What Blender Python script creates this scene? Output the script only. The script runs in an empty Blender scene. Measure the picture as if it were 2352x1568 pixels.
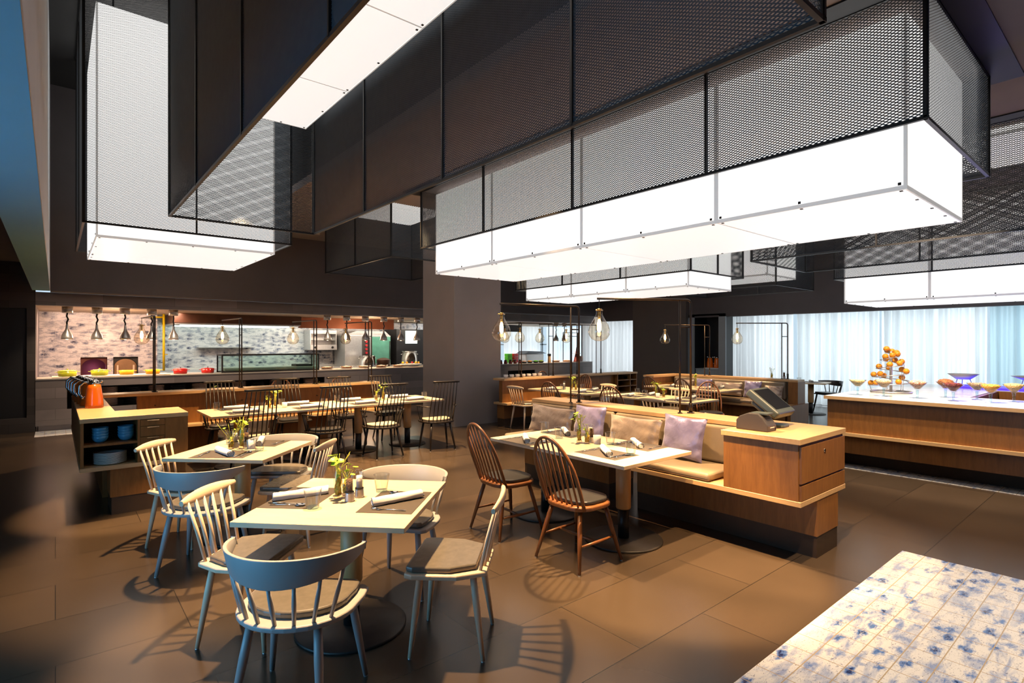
import bpy, math, random
import numpy as np
from mathutils import Vector, Matrix
PI = math.pi
R = random.Random(7)
S = bpy.context.scene
C = S.collection

# ---------------------------------------------------------------- camera, world, exposure, big lights
cam_d = bpy.data.cameras.new('camera')
cam = bpy.data.objects.new('camera', cam_d); C.objects.link(cam)
cam.location = (0, 0, 1.63)
cam.rotation_euler = (PI/2, 0, -math.radians(39.867))
cam_d.sensor_width = 36.0
cam_d.lens = 36.0*1256.06/2352.0
cam_d.shift_y = 0.0017
cam_d.clip_start = 0.05
S.camera = cam
vs = S.view_settings
vs.view_transform = 'Standard'; vs.look = 'None'; vs.exposure = 0.0; vs.gamma = 1.0; vs.use_curve_mapping = False
S.cycles.use_denoising = True
S.cycles.use_adaptive_sampling = True; S.cycles.adaptive_threshold = 0.035
S.cycles.max_bounces = 6; S.cycles.diffuse_bounces = 3; S.cycles.glossy_bounces = 3
S.cycles.transmission_bounces = 5; S.cycles.transparent_max_bounces = 12
S.cycles.caustics_reflective = False; S.cycles.caustics_refractive = False
S.cycles.sample_clamp_indirect = 4.0

w = bpy.data.worlds.new('world'); S.world = w; w.use_nodes = True
bg = w.node_tree.nodes['Background']
bg.inputs[0].default_value = (0.62, 0.80, 0.95, 1); bg.inputs[1].default_value = 1.0

def light(kind, name, loc, aim, power, color, size=0.1, size_y=None, cone=60, blend=0.25):
    d = bpy.data.lights.new(name, kind); d.energy = power; d.color = color
    if kind == 'AREA':
        d.shape = 'RECTANGLE'; d.size = size; d.size_y = size_y or size
    elif kind == 'SPOT':
        d.spot_size = math.radians(cone); d.spot_blend = blend; d.shadow_soft_size = size
    else:
        d.shadow_soft_size = size
    o = bpy.data.objects.new(name, d); C.objects.link(o); o.location = loc
    if aim is not None:
        v = Vector(aim) - Vector(loc)
        o.rotation_euler = v.to_track_quat('-Z', 'Y').to_euler()
    return o

WARM = (1.0, 0.63, 0.30); WARM2 = (1.0, 0.76, 0.52); DAY = (0.88, 0.96, 1.0); BLUE = (0.10, 0.52, 1.0)
# daylight outside the curtained windows (right wall, the gap by the column, the glazing behind the servery)
light('AREA', 'daylight', (16.6, 3.2, 1.5), (10, 3.2, 1.4), 300, DAY, 10.0, 3.0)
light('AREA', 'daylight', (16.6, 12.6, 1.5), (10, 12.6, 1.4), 90, (0.92, 0.97, 1.0), 3.4, 3.0)
light('AREA', 'daylight', (18.0, 18.6, 1.5), (18.0, 10, 1.5), 200, DAY, 8.0, 3.0)
# cold blue side light for the chairs, through an added, unseen left window
light('AREA', 'daylight', (-2.20, 3.0, 1.20), (0, 3.0, 1.45), 110, BLUE, 2.8, 2.0)

def spot(x, y, z, tx, ty, p, cone=62, col=WARM, blend=0.35, size=0.045):
    return light('SPOT', 'ceiling_spot', (x, y, z), (tx, ty, 0.7), p, col, size, None, cone, blend)
# ceiling spots over the tables
spot(4.2, 4.75, 4.02, 4.45, 4.65, 700, 40)           # left end of the banquette
light('POINT', 'kitchen_fill', (1.0, 14.4, 1.85), None, 26, (1.0, 0.66, 0.42), 0.15)  # added point lights without a fixture, warm bounce onto the kitchen soffit
light('POINT', 'kitchen_fill', (6.8, 14.4, 1.85), None, 30, (1.0, 0.66, 0.42), 0.15)
spot(1.15, 3.17, 3.24, 1.36, 2.97, 1400, 56)         # nearest table
spot(1.15, 5.20, 3.24, 1.22, 5.00, 1300, 60)         # second square table
spot(3.72, 3.72, 4.02, 3.80, 3.10, 1500, 52)         # banquette table
spot(3.30, 2.30, 4.02, 3.40, 2.30, 2500, 31)         # floor before the banquette end
spot(4.00, 0.45, 4.02, 4.25, 0.55, 800, 66, WARM2, 0.7)
spot(3.25, 1.35, 4.02, 4.40, 2.15, 1100, 38)         # front of the till cabinet   # tiled inlay
spot(0.62, 6.7, 5.2, 0.70, 6.72, 3000, 24)           # service cabinet
for x in (1.85, 3.4, 4.35):
    spot(x, 7.85, 3.6 if x < 2.9 else 4.02, x, 7.85, 1250 if x < 2.9 else 1500, 58 if x < 2.9 else 54)
spot(3.75, 6.1, 4.02, 3.7, 6.1, 1900, 46)            # walkway beside the column
spot(3.3, 4.8, 4.02, 2.9, 4.9, 1100, 44)             # walkway left of the banquette table
spot(7.5, 7.1, 4.02, 7.6, 7.3, 1300, 46); spot(7.6, 5.3, 4.02, 7.7, 5.3, 1300, 46)
spot(10.3, 6.2, 4.02, 10.2, 6.2, 1000, 50)
for x in (3.0, 3.2, 4.6):
    spot(x, 12.3 if x == 3.2 else 10.7, 4.02, 1.5 if x == 3.2 else x, 10.7, 1100, 50)
spot(8.6, 9.9, 4.02, 8.6, 9.9, 700, 56)
spot(7.30, 1.9, 4.02, 8.65, 1.7, 900, 60, WARM2)     # buffet
for x in (0.3, 1.9, 3.5, 5.2, 12.2):                 # unseen downlights added under the bulkhead to brighten the counter front
    spot(x, 12.80, 2.56, x, 13.22, 130, 84, WARM2, 0.6)
spot(7.05, 1.9, 4.02, 7.95, 1.5, 800, 62, WARM2, 0.6)  # buffet front and its tiled border
# kitchen ceiling lighting
light('AREA', 'kitchen_light', (1.1, 14.9, 2.33), (1.1, 15.5, 0), 110, (1.0, 0.66, 0.50), 2.4, 0.5)
light('AREA', 'kitchen_light', (4.0, 16.6, 2.06), (4.0, 17.2, 0.6), 42, (0.85, 1.0, 0.92), 4.2, 0.3)
light('AREA', 'kitchen_light', (7.6, 15.9, 2.33), (7.6, 16.9, 0.6), 110, (1.0, 0.84, 0.66), 4.4, 0.5)
light('AREA', 'kitchen_light', (12.6, 15.9, 2.33), (12.6, 17, 0.6), 100, (0.92, 0.98, 1.0), 3.6, 0.6)

# ---------------------------------------------------------------- materials
def _nt(name):
    m = bpy.data.materials.new(name); m.use_nodes = True
    nt = m.node_tree; b = nt.nodes['Principled BSDF']
    return m, nt, b
def c4(c): return (c[0], c[1], c[2], 1)
def srgb(r, g, b):
    f = lambda v: (v/255/12.92) if v/255 <= 0.04045 else ((v/255+0.055)/1.055)**2.4
    return (f(r), f(g), f(b))
def N(nt, t, **k):
    n = nt.nodes.new(t)
    for a, v in k.items(): setattr(n, a, v)
    return n
def ramp(nt, fac, stops):
    r = N(nt, 'ShaderNodeValToRGB'); e = r.color_ramp.elements
    while len(e) < len(stops): e.new(0.5)
    for i, (p, c) in enumerate(stops): e[i].position = p; e[i].color = c4(c)
    nt.links.new(fac, r.inputs[0]); return r.outputs[0]
def coords(nt, scale=(1, 1, 1), kind='Object', axes=None):
    tc = N(nt, 'ShaderNodeTexCoord'); mp = N(nt, 'ShaderNodeMapping')
    mp.inputs['Scale'].default_value = scale; src = tc.outputs[kind]
    if axes:                                             # flat pattern laid in the named plane
        sp = N(nt, 'ShaderNodeSeparateXYZ'); cb = N(nt, 'ShaderNodeCombineXYZ'); nt.links.new(src, sp.inputs[0])
        nt.links.new(sp.outputs['xyz'.index(axes[0])], cb.inputs[0]); nt.links.new(sp.outputs['xyz'.index(axes[1])], cb.inputs[1])
        src = cb.outputs[0]
    nt.links.new(src, mp.inputs[0]); return mp.outputs[0]
def noise(nt, vec, scale, detail=4, rough=0.55, dist=0.0):
    n = N(nt, 'ShaderNodeTexNoise'); n.inputs['Scale'].default_value = scale
    n.inputs['Detail'].default_value = detail; n.inputs['Roughness'].default_value = rough
    n.inputs['Distortion'].default_value = dist
    nt.links.new(vec, n.inputs['Vector']); return n.outputs['Fac']
def math_n(nt, op, a, b=None, clamp=False):
    n = N(nt, 'ShaderNodeMath', operation=op); n.use_clamp = clamp
    for i, v in enumerate((a, b)):
        if v is None: continue
        if isinstance(v, (int, float)): n.inputs[i].default_value = v
        else: nt.links.new(v, n.inputs[i])
    return n.outputs[0]
def mixc(nt, fac, a, b):
    n = N(nt, 'ShaderNodeMix', data_type='RGBA')
    for s, v in ((n.inputs[0], fac), (n.inputs[6], a), (n.inputs[7], b)):
        if isinstance(v, tuple): s.default_value = c4(v)
        elif isinstance(v, (int, float)): s.default_value = v
        else: nt.links.new(v, s)
    return n.outputs[2]
def bump(nt, b, h, strength=0.2, dist=0.01):
    n = N(nt, 'ShaderNodeBump'); n.inputs['Strength'].default_value = strength; n.inputs['Distance'].default_value = dist
    nt.links.new(h, n.inputs['Height']); nt.links.new(n.outputs[0], b.inputs['Normal'])

def plain(name, col, rough=0.5, metal=0.0, var=0.12, nscale=6.0, coat=0.0, sheen=0.0):
    m, nt, b = _nt(name)
    v = coords(nt); f = noise(nt, v, nscale)
    lo = tuple(x*(1-var) for x in col); hi = tuple(min(1, x*(1+var)) for x in col)
    nt.links.new(ramp(nt, f, [(0.3, lo), (0.7, hi)]), b.inputs['Base Color'])
    b.inputs['Roughness'].default_value = rough; b.inputs['Metallic'].default_value = metal
    b.inputs['Coat Weight'].default_value = coat
    b.inputs['Sheen Weight'].default_value = sheen
    return m
def wood(name, c1, c2, scale=(1, 1, 1), rough=0.42, ns=14.0, coat=0.0):
    """grain runs along the axis whose scale is small"""
    m, nt, b = _nt(name)
    v = coords(nt, scale)
    f = noise(nt, v, ns, 6, 0.6, 0.6); f2 = noise(nt, v, ns*5, 3, 0.6)
    f3 = math_n(nt, 'ADD', math_n(nt, 'MULTIPLY', f, 0.72), math_n(nt, 'MULTIPLY', f2, 0.28))
    nt.links.new(ramp(nt, f3, [(0.28, c2), (0.5, tuple((a+d)/2 for a, d in zip(c1, c2))), (0.72, c1)]), b.inputs['Base Color'])
    b.inputs['Roughness'].default_value = rough; b.inputs['Coat Weight'].default_value = coat
    bump(nt, b, f2, 0.08, 0.003)
    return m
def emit(name, col, strength):
    m, nt, b = _nt(name)
    b.inputs['Base Color'].default_value = c4(col)
    b.inputs['Emission Color'].default_value = c4(col); b.inputs['Emission Strength'].default_value = strength
    b.inputs['Roughness'].default_value = 0.35
    return m
def thin_glass(name, tint=(1, 1, 1), gloss=0.10, rough=0.02):
    m, nt, b = _nt(name)
    out = nt.nodes['Material Output']
    t = N(nt, 'ShaderNodeBsdfTransparent'); t.inputs[0].default_value = c4(tint)
    g = N(nt, 'ShaderNodeBsdfGlossy'); g.inputs['Roughness'].default_value = rough
    fr = N(nt, 'ShaderNodeLayerWeight'); fr.inputs[0].default_value = 0.5
    f = math_n(nt, 'ADD', math_n(nt, 'MULTIPLY', math_n(nt, 'POWER', fr.outputs['Facing'], 3.0), 0.75), 0.03+gloss*0.15, True)
    mx = N(nt, 'ShaderNodeMixShader')
    nt.links.new(f, mx.inputs[0]); nt.links.new(t.outputs[0], mx.inputs[1]); nt.links.new(g.outputs[0], mx.inputs[2])
    nt.links.new(mx.outputs[0], out.inputs[0]); nt.nodes.remove(b)
    return m
def delft(name, axes='xy', base=(0.80, 0.78, 0.75), ink=(0.10, 0.20, 0.48), dark=(0.02, 0.04, 0.15), tile=(0.30, 0.15), dens=1.0, grout=(0.42, 0.33, 0.22)):
    """blue and white painted tiles: brush blotches and fine scribbles between thin joints"""
    m, nt, b = _nt(name)
    v = coords(nt, (1, 1, 1), 'Object', axes)
    vz = coords(nt, (0.58/tile[0], 1.0/tile[1], 1), 'Object', axes)
    wob = N(nt, 'ShaderNodeTexNoise'); wob.inputs['Scale'].default_value = 5.0; wob.inputs['Detail'].default_value = 5
    nt.links.new(vz, wob.inputs['Vector'])
    vm = N(nt, 'ShaderNodeVectorMath', operation='MULTIPLY_ADD')
    vm.inputs[1].default_value = (0.55, 0.55, 0); nt.links.new(wob.outputs['Color'], vm.inputs[0]); nt.links.new(vz, vm.inputs[2])
    vo = N(nt, 'ShaderNodeTexVoronoi'); vo.inputs['Scale'].default_value = 1.9; vo.inputs['Randomness'].default_value = 0.75
    nt.links.new(vm.outputs[0], vo.inputs['Vector'])
    blot = ramp(nt, vo.outputs['Distance'], [(0.17*dens, (1, 1, 1)), (0.34*dens, (0, 0, 0))])
    stre = coords(nt, (9, 26, 1), 'Object', axes)
    br = noise(nt, stre, 1.0, 6, 0.7, 1.2)
    brm = ramp(nt, br, [(0.34, (0, 0, 0)), (0.50, (1, 1, 1))])
    blot2 = mixc(nt, 1.0, (0, 0, 0), blot)
    mult = N(nt, 'ShaderNodeMix', data_type='RGBA', blend_type='MULTIPLY'); mult.inputs[0].default_value = 1
    nt.links.new(blot2, mult.inputs[6]); nt.links.new(brm, mult.inputs[7])
    fine = noise(nt, coords(nt, (30, 60, 1), 'Object', axes), 1.0, 5, 0.75, 2.0)
    finem = ramp(nt, fine, [(0.56, (0, 0, 0)), (0.64, (0.75, 0.75, 0.75))])
    wash = noise(nt, coords(nt, (4, 14, 1), 'Object', axes), 1.0, 3, 0.6, 0.5)
    washm = ramp(nt, wash, [(0.47, (0, 0, 0)), (0.66, (0.70, 0.70, 0.70))])
    c = mixc(nt, washm, base, ink); c = mixc(nt, finem, c, dark); c = mixc(nt, mult.outputs[2], c, ink)
    core = ramp(nt, vo.outputs['Distance'], [(0.07*dens, (1, 1, 1)), (0.16*dens, (0, 0, 0))])
    mult2 = N(nt, 'ShaderNodeMix', data_type='RGBA', blend_type='MULTIPLY'); mult2.inputs[0].default_value = 1
    nt.links.new(core, mult2.inputs[6]); nt.links.new(brm, mult2.inputs[7])
    c = mixc(nt, mult2.outputs[2], c, dark)
    bk = N(nt, 'ShaderNodeTexBrick'); bk.offset = 0.0; bk.inputs['Scale'].default_value = 1.0
    bk.inputs['Brick Width'].default_value = tile[0]; bk.inputs['Row Height'].default_value = tile[1]
    bk.inputs['Mortar Size'].default_value = 0.0028; bk.inputs['Mortar Smooth'].default_value = 0.0
    nt.links.new(v, bk.inputs['Vector'])
    c = mixc(nt, bk.outputs['Fac'], c, grout)
    nt.links.new(c, b.inputs['Base Color']); b.inputs['Roughness'].default_value = 0.22
    return m
def slabs(name, c1, c2, size, rough, axes='xy', mortar=0.0025, mcol=(0.012, 0.010, 0.008), off=0.5, band=0.5):
    m, nt, b = _nt(name)
    v = coords(nt, (1, 1, 1), 'Object', axes)
    bk = N(nt, 'ShaderNodeTexBrick'); bk.offset = off; bk.inputs['Scale'].default_value = 1.0
    bk.inputs['Brick Width'].default_value = size[0]; bk.inputs['Row Height'].default_value = size[1]
    bk.inputs['Mortar Size'].default_value = mortar; bk.inputs['Mortar Smooth'].default_value = 0.1
    bk.inputs['Color1'].default_value = c4(c1); bk.inputs['Color2'].default_value = c4(c2); bk.inputs['Mortar'].default_value = c4(mcol)
    nt.links.new(v, bk.inputs['Vector'])
    f = noise(nt, v, 1.6, 3, 0.5, 0.2)
    sh = f
    hs = N(nt, 'ShaderNodeMix', data_type='RGBA', blend_type='MULTIPLY'); hs.inputs[0].default_value = 1.0
    nt.links.new(bk.outputs['Color'], hs.inputs[6]); nt.links.new(ramp(nt, sh, [(0.2, (0.84, 0.84, 0.84)), (0.8, (1.14, 1.13, 1.12))]), hs.inputs[7])
    nt.links.new(hs.outputs[2], b.inputs['Base Color'])
    b.inputs['Roughness'].default_value = rough
    bump(nt, b, math_n(nt, 'SUBTRACT', 1.0, bk.outputs['Fac']), 0.25, 0.002)
    return m
def weave(name, c1, c2):
    m, nt, b = _nt(name)
    v = coords(nt, (1, 1, 1))
    ck = N(nt, 'ShaderNodeTexChecker'); ck.inputs['Scale'].default_value = 190
    ck.inputs['Color1'].default_value = c4(c1); ck.inputs['Color2'].default_value = c4(c2)
    nt.links.new(v, ck.inputs['Vector']); nt.links.new(ck.outputs[0], b.inputs['Base Color'])
    b.inputs['Roughness'].default_value = 0.6; bump(nt, b, ck.outputs[1], 0.3, 0.001)
    return m
def satin(name, col, dark):
    m, nt, b = _nt(name)
    v = coords(nt); f = noise(nt, v, 9, 3, 0.5, 1.5); g = noise(nt, coords(nt, (3, 5, 5)), 1.0, 3, 0.5, 0.4)
    nt.links.new(ramp(nt, g, [(0.35, dark), (0.65, col)]), b.inputs['Base Color'])
    b.inputs['Roughness'].default_value = 0.34; b.inputs['Sheen Weight'].default_value = 0.5
    b.inputs['Metallic'].default_value = 0.25
    bump(nt, b, f, 0.30, 0.02)
    return m
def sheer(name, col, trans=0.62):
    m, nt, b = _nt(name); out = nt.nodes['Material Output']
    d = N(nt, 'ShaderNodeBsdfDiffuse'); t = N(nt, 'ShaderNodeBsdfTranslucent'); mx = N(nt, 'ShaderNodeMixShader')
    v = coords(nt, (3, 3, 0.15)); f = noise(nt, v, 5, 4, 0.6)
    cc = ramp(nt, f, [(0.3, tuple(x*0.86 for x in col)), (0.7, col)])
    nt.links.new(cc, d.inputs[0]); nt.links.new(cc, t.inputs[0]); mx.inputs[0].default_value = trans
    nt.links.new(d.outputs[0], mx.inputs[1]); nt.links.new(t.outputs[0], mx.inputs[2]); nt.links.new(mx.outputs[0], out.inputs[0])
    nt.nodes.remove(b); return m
def chunks(name, cols, scale=60):
    m, nt, b = _nt(name)
    v = coords(nt); vo = N(nt, 'ShaderNodeTexVoronoi'); vo.inputs['Scale'].default_value = scale
    nt.links.new(v, vo.inputs['Vector'])
    sp = N(nt, 'ShaderNodeSeparateColor'); nt.links.new(vo.outputs['Color'], sp.inputs[0])
    n = len(cols); nt.links.new(ramp(nt, sp.outputs[0], [(i/n, c) for i, c in enumerate(cols)]), b.inputs['Base Color'])
    b.inputs['Roughness'].default_value = 0.5; bump(nt, b, vo.outputs['Distance'], 0.7, 0.01)
    return m

M = {}
M['floor'] = slabs('floor_slabs', (0.060, 0.041, 0.027), (0.044, 0.031, 0.021), (1.2, 0.6), 0.25, 'xy')
M['ceiling'] = plain('ceiling_paint', (0.21, 0.182, 0.175), 0.75, 0, 0.05, 2)
M['void'] = plain('void_paint', (0.013, 0.013, 0.014), 0.9, 0, 0.1, 2)
M['wallgrey'] = plain('grey_wall_paint', (0.250, 0.225, 0.222), 0.62, 0, 0.05, 2)
M['walldark'] = plain('dark_wall_paint', (0.085, 0.072, 0.074), 0.6, 0, 0.06, 2)
M['beam_blue'] = plain('blue_soffit', (0.10, 0.27, 0.36), 0.7, 0, 0.03, 2)
M['beam'] = plain('beam_paint', (0.66, 0.66, 0.66), 0.7, 0, 0.03, 2)
M['black_panel'] = plain('black_panel', (0.014, 0.014, 0.016), 0.45, 0, 0.1, 3)
M['clad'] = slabs('stone_plank_cladding', (0.240, 0.205, 0.200), (0.160, 0.138, 0.134), (1.2, 0.20), 0.5, 'xz', 0.0015, (0.04, 0.035, 0.03), 0.4)
M['clad_dark'] = slabs('dark_plank_cladding', (0.060, 0.050, 0.046), (0.036, 0.030, 0.028), (1.6, 0.16), 0.5, 'xz', 0.0015, (0.015, 0.012, 0.01), 0.4)
M['soffit'] = plain('kitchen_soffit', (0.55, 0.42, 0.30), 0.6, 0, 0.05, 1)
M['stone_top'] = plain('pale_stone_top', (0.40, 0.36, 0.32), 0.3, 0, 0.08, 4)
M['tile_floor'] = delft('painted_floor_tiles', 'xy', (0.72, 0.70, 0.68), (0.10, 0.20, 0.48), (0.012, 0.025, 0.11), (0.16, 0.148), 1.35)
M['tile_wall'] = delft('painted_wall_tiles', 'xz', (0.74, 0.70, 0.68), (0.20, 0.21, 0.28), (0.025, 0.03, 0.06), (0.20, 0.20), 1.5, (0.6, 0.56, 0.52))
M['tile_strip'] = delft('painted_border_tiles', 'xy', (0.80, 0.78, 0.75), (0.20, 0.28, 0.50), (0.03, 0.05, 0.15), (0.148, 0.148), 1.0)
M['ash'] = wood('ash_table_wood', (0.78, 0.60, 0.40), (0.65, 0.48, 0.30), (1, 8, 8), 0.4, 3.0)
M['oak_edge'] = wood('oak_board', (0.60, 0.385, 0.185), (0.46, 0.28, 0.13), (1, 10, 10), 0.38, 3.0)
M['oak_edge_y'] = wood('oak_board_long', (0.60, 0.385, 0.185), (0.46, 0.28, 0.13), (10, 1, 10), 0.38, 3.0)
M['walnut'] = wood('brown_veneer', (0.280, 0.118, 0.028), (0.165, 0.064, 0.014), (9, 9, 1), 0.42, 3.0)
M['plinth'] = plain('dark_plinth', (0.042, 0.022, 0.010), 0.6, 0, 0.12, 8)
M['cab_in'] = plain('cabinet_inside', (0.020, 0.014, 0.010), 0.6)
M['pole_wood'] = wood('pole_oak', (0.56, 0.34, 0.14), (0.44, 0.25, 0.09), (9, 9, 1), 0.45, 3.0)
M['cream'] = wood('cream_beech', (0.78, 0.60, 0.42), (0.70, 0.52, 0.35), (6, 6, 1), 0.42, 3.0)
M['grey'] = plain('grey_lacquer', (0.36, 0.345, 0.335), 0.38, 0, 0.03, 4)
M['black'] = plain('black_lacquer', (0.013, 0.009, 0.007), 0.36, 0, 0.1, 4)
M['windsor'] = wood('chestnut_wood', (0.235, 0.090, 0.030), (0.150, 0.052, 0.016), (7, 7, 1), 0.35, 3.0, 0.2)
M['leather'] = plain('dark_leather', (0.130, 0.112, 0.090), 0.27, 0, 0.10, 30)
M['leather_pale'] = plain('pale_leather', (0.42, 0.36, 0.26), 0.4, 0, 0.08, 30)
M['leather_blk'] = plain('black_leather', (0.030, 0.030, 0.032), 0.3, 0, 0.10, 30)
M['taupe'] = plain('taupe_leather', (0.26, 0.20, 0.135), 0.33, 0, 0.07, 12)
M['pil_taupe'] = satin('taupe_satin', (0.42, 0.33, 0.27), (0.28, 0.21, 0.17))
M['pil_lilac'] = satin('lilac_satin', (0.27, 0.25, 0.45), (0.17, 0.15, 0.30))
M['metal_black'] = plain('black_steel', (0.016, 0.015, 0.015), 0.4, 0.3, 0.1, 10)
M['bronze'] = plain('bronze_tube', (0.042, 0.030, 0.022), 0.34, 0.6, 0.1, 10)
M['expanded'] = plain('black_expanded_metal', (0.058, 0.070, 0.084), 0.40, 0.2, 0.1, 10)
M['steel'] = plain('brushed_steel', (0.62, 0.60, 0.58), 0.34, 0.75, 0.08, 20)
M['chrome'] = plain('polished_steel', (0.72, 0.70, 0.68), 0.12, 1.0, 0.04, 20)
M['copper'] = plain('copper', (0.70, 0.38, 0.20), 0.22, 1.0, 0.08, 20)
M['disc'] = plain('black_iron_disc', (0.026, 0.021, 0.018), 0.45, 0.2, 0.15, 14)
M['acrylic'] = emit('lit_acrylic', (1.0, 0.985, 0.96), 1.03)
M['acrylic_low'] = emit('lit_acrylic_underside', (1.0, 0.985, 0.96), 0.84)
M['acrylic_edge_shade'] = emit('acrylic_edge_shade', (0.78, 0.76, 0.73), 0.40)
M['glass'] = thin_glass('clear_glass', (0.955, 0.965, 0.965))
M['glass_aqua'] = thin_glass('aqua_glass', (0.80, 0.94, 0.97), 0.3)
M['glass_warm'] = thin_glass('smoke_glass', (0.97, 0.90, 0.80), 0.2)
M['glass_kitchen'] = thin_glass('greenish_glass', (0.80, 0.92, 0.88), 0.4)
M['filament'] = emit('filament', (1.0, 0.62, 0.25), 26.0)
M['glow'] = emit('heat_bulb', (1.0, 0.72, 0.45), 9.0)
M['flame'] = emit('candle_flame', (1.0, 0.75, 0.2), 3.0)
M['brass'] = plain('brass', (0.62, 0.44, 0.18), 0.3, 1.0)
M['wax'] = plain('frosted_candle_glass', (0.85, 0.80, 0.70), 0.5, 0, 0.05, 10)
M['linen'] = plain('white_linen', (0.80, 0.77, 0.74), 0.85, 0, 0.06, 40)
M['mat'] = weave('woven_vinyl', (0.080, 0.062, 0.048), (0.040, 0.031, 0.024))
M['leaf'] = plain('fresh_leaf', (0.30, 0.48, 0.03), 0.45, 0, 0.3, 20)
M['stem'] = plain('yellow_green_stems', (0.52, 0.52, 0.04), 0.5, 0, 0.4, 40)
M['roots'] = plain('amber_roots', (0.62, 0.38, 0.03), 0.5, 0, 0.5, 60)
M['plant_mass'] = chunks('stems_in_water', [(0.45, 0.50, 0.03), (0.62, 0.60, 0.06), (0.70, 0.50, 0.04), (0.30, 0.42, 0.03)], 130)
M['amber_mass'] = chunks('amber_roots_in_water', [(0.72, 0.40, 0.03), (0.60, 0.34, 0.02), (0.66, 0.50, 0.05)], 120)
M['pepper'] = chunks('peppercorns', [(0.05, 0.02, 0.01), (0.14, 0.06, 0.03), (0.22, 0.11, 0.06)], 260)
M['salt'] = plain('coarse_salt', (0.82, 0.76, 0.74), 0.6, 0, 0.1, 90)
M['orange_enamel'] = plain('orange_enamel', (0.84, 0.155, 0.008), 0.18, 0, 0.05, 3, 0.4)
M['blue_glaze'] = plain('blue_glaze', (0.055, 0.26, 0.42), 0.25, 0, 0.08, 6, 0.3)
M['white_glaze'] = plain('white_glaze', (0.78, 0.75, 0.70), 0.22, 0, 0.03, 6)
M['dark_glaze'] = plain('dark_glaze', (0.030, 0.030, 0.034), 0.3, 0, 0.05, 6)
M['pink_glaze'] = plain('blush_glaze', (0.60, 0.42, 0.34), 0.3, 0, 0.05, 6)
M['lime_pot'] = plain('lime_enamel', (0.50, 0.54, 0.03), 0.2, 0, 0.05, 3, 0.3)
M['yellow_pot'] = plain('yellow_enamel', (0.86, 0.46, 0.02), 0.2, 0, 0.05, 3, 0.3)
M['red_pot'] = plain('red_enamel', (0.56, 0.012, 0.008), 0.2, 0, 0.05, 3, 0.3)
M['yellow_pipe'] = plain('yellow_paint', (0.85, 0.60, 0.01), 0.4)
M['pos_grey'] = plain('slate_plastic', (0.060, 0.074, 0.072), 0.42, 0, 0.05, 8)
M['pos_dark'] = plain('charcoal_plastic', (0.055, 0.048, 0.046), 0.48, 0, 0.05, 8)
M['screen'] = plain('dark_screen', (0.003, 0.003, 0.004), 0.55, 0, 0, 1)
M['screen'].node_tree.nodes['Principled BSDF'].inputs['Specular IOR Level'].default_value = 0.12
M['column_brown'] = plain('brown_grey_paint', (0.135, 0.108, 0.095), 0.62, 0, 0.05, 2)
M['orange_fruit'] = plain('orange_peel', (0.80, 0.30, 0.015), 0.45, 0, 0.12, 30)
M['curtain'] = sheer('sheer_curtain', (0.92, 0.95, 0.96))
M['curtain_b'] = sheer('darker_blue_sheer', (0.62, 0.78, 0.84), 0.55)  # darker, bluer cloth for the right-hand panels
M['curtain_w'] = sheer('white_sheer', (0.95, 0.95, 0.95))
M['alu'] = plain('grey_aluminium', (0.28, 0.31, 0.33), 0.5, 0.2, 0.04, 4)
M['white_counter'] = plain('pale_marble', (0.66, 0.62, 0.58), 0.18, 0, 0.10, 3)
M['blue_led'] = emit('blue_lit_counter', (0.05, 0.02, 1.0), 2.2)
M['board_pale'] = plain('pale_board', (0.80, 0.62, 0.44), 0.5)
M['green_board'] = plain('green_plastic', (0.01, 0.40, 0.03), 0.5)
M['blue_board'] = plain('blue_plastic', (0.01, 0.10, 0.30), 0.5)
M['red_board'] = plain('red_plastic', (0.45, 0.02, 0.03), 0.5)
M['green_box'] = plain('green_tub', (0.12, 0.55, 0.02), 0.45)
M['oven_inside'] = plain('oven_inside', (0.10, 0.022, 0.010), 0.7)
M['oven_door'] = plain('oven_door_steel', (0.50, 0.30, 0.16), 0.35, 0.8)
M['oven_glass'] = plain('green_oven_glass', (0.10, 0.30, 0.22), 0.1)
M['lit_notice'] = emit('lit_doorway', (0.80, 1.0, 0.92), 1.2)
M['tube'] = emit('fluorescent_tube', (0.85, 1.0, 0.95), 4.0)
M['hood_wood'] = plain('hood_cladding', (0.075, 0.028, 0.012), 0.5, 0, 0.15, 6)
M['copper_wall'] = plain('copper_panel', (0.38, 0.13, 0.06), 0.45, 0.3, 0.12, 3)
M['cabinet_grey'] = plain('pale_grey_cabinet', (0.36, 0.40, 0.42), 0.5)
M['red_horn'] = plain('oxblood_enamel', (0.14, 0.012, 0.012), 0.3)

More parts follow.
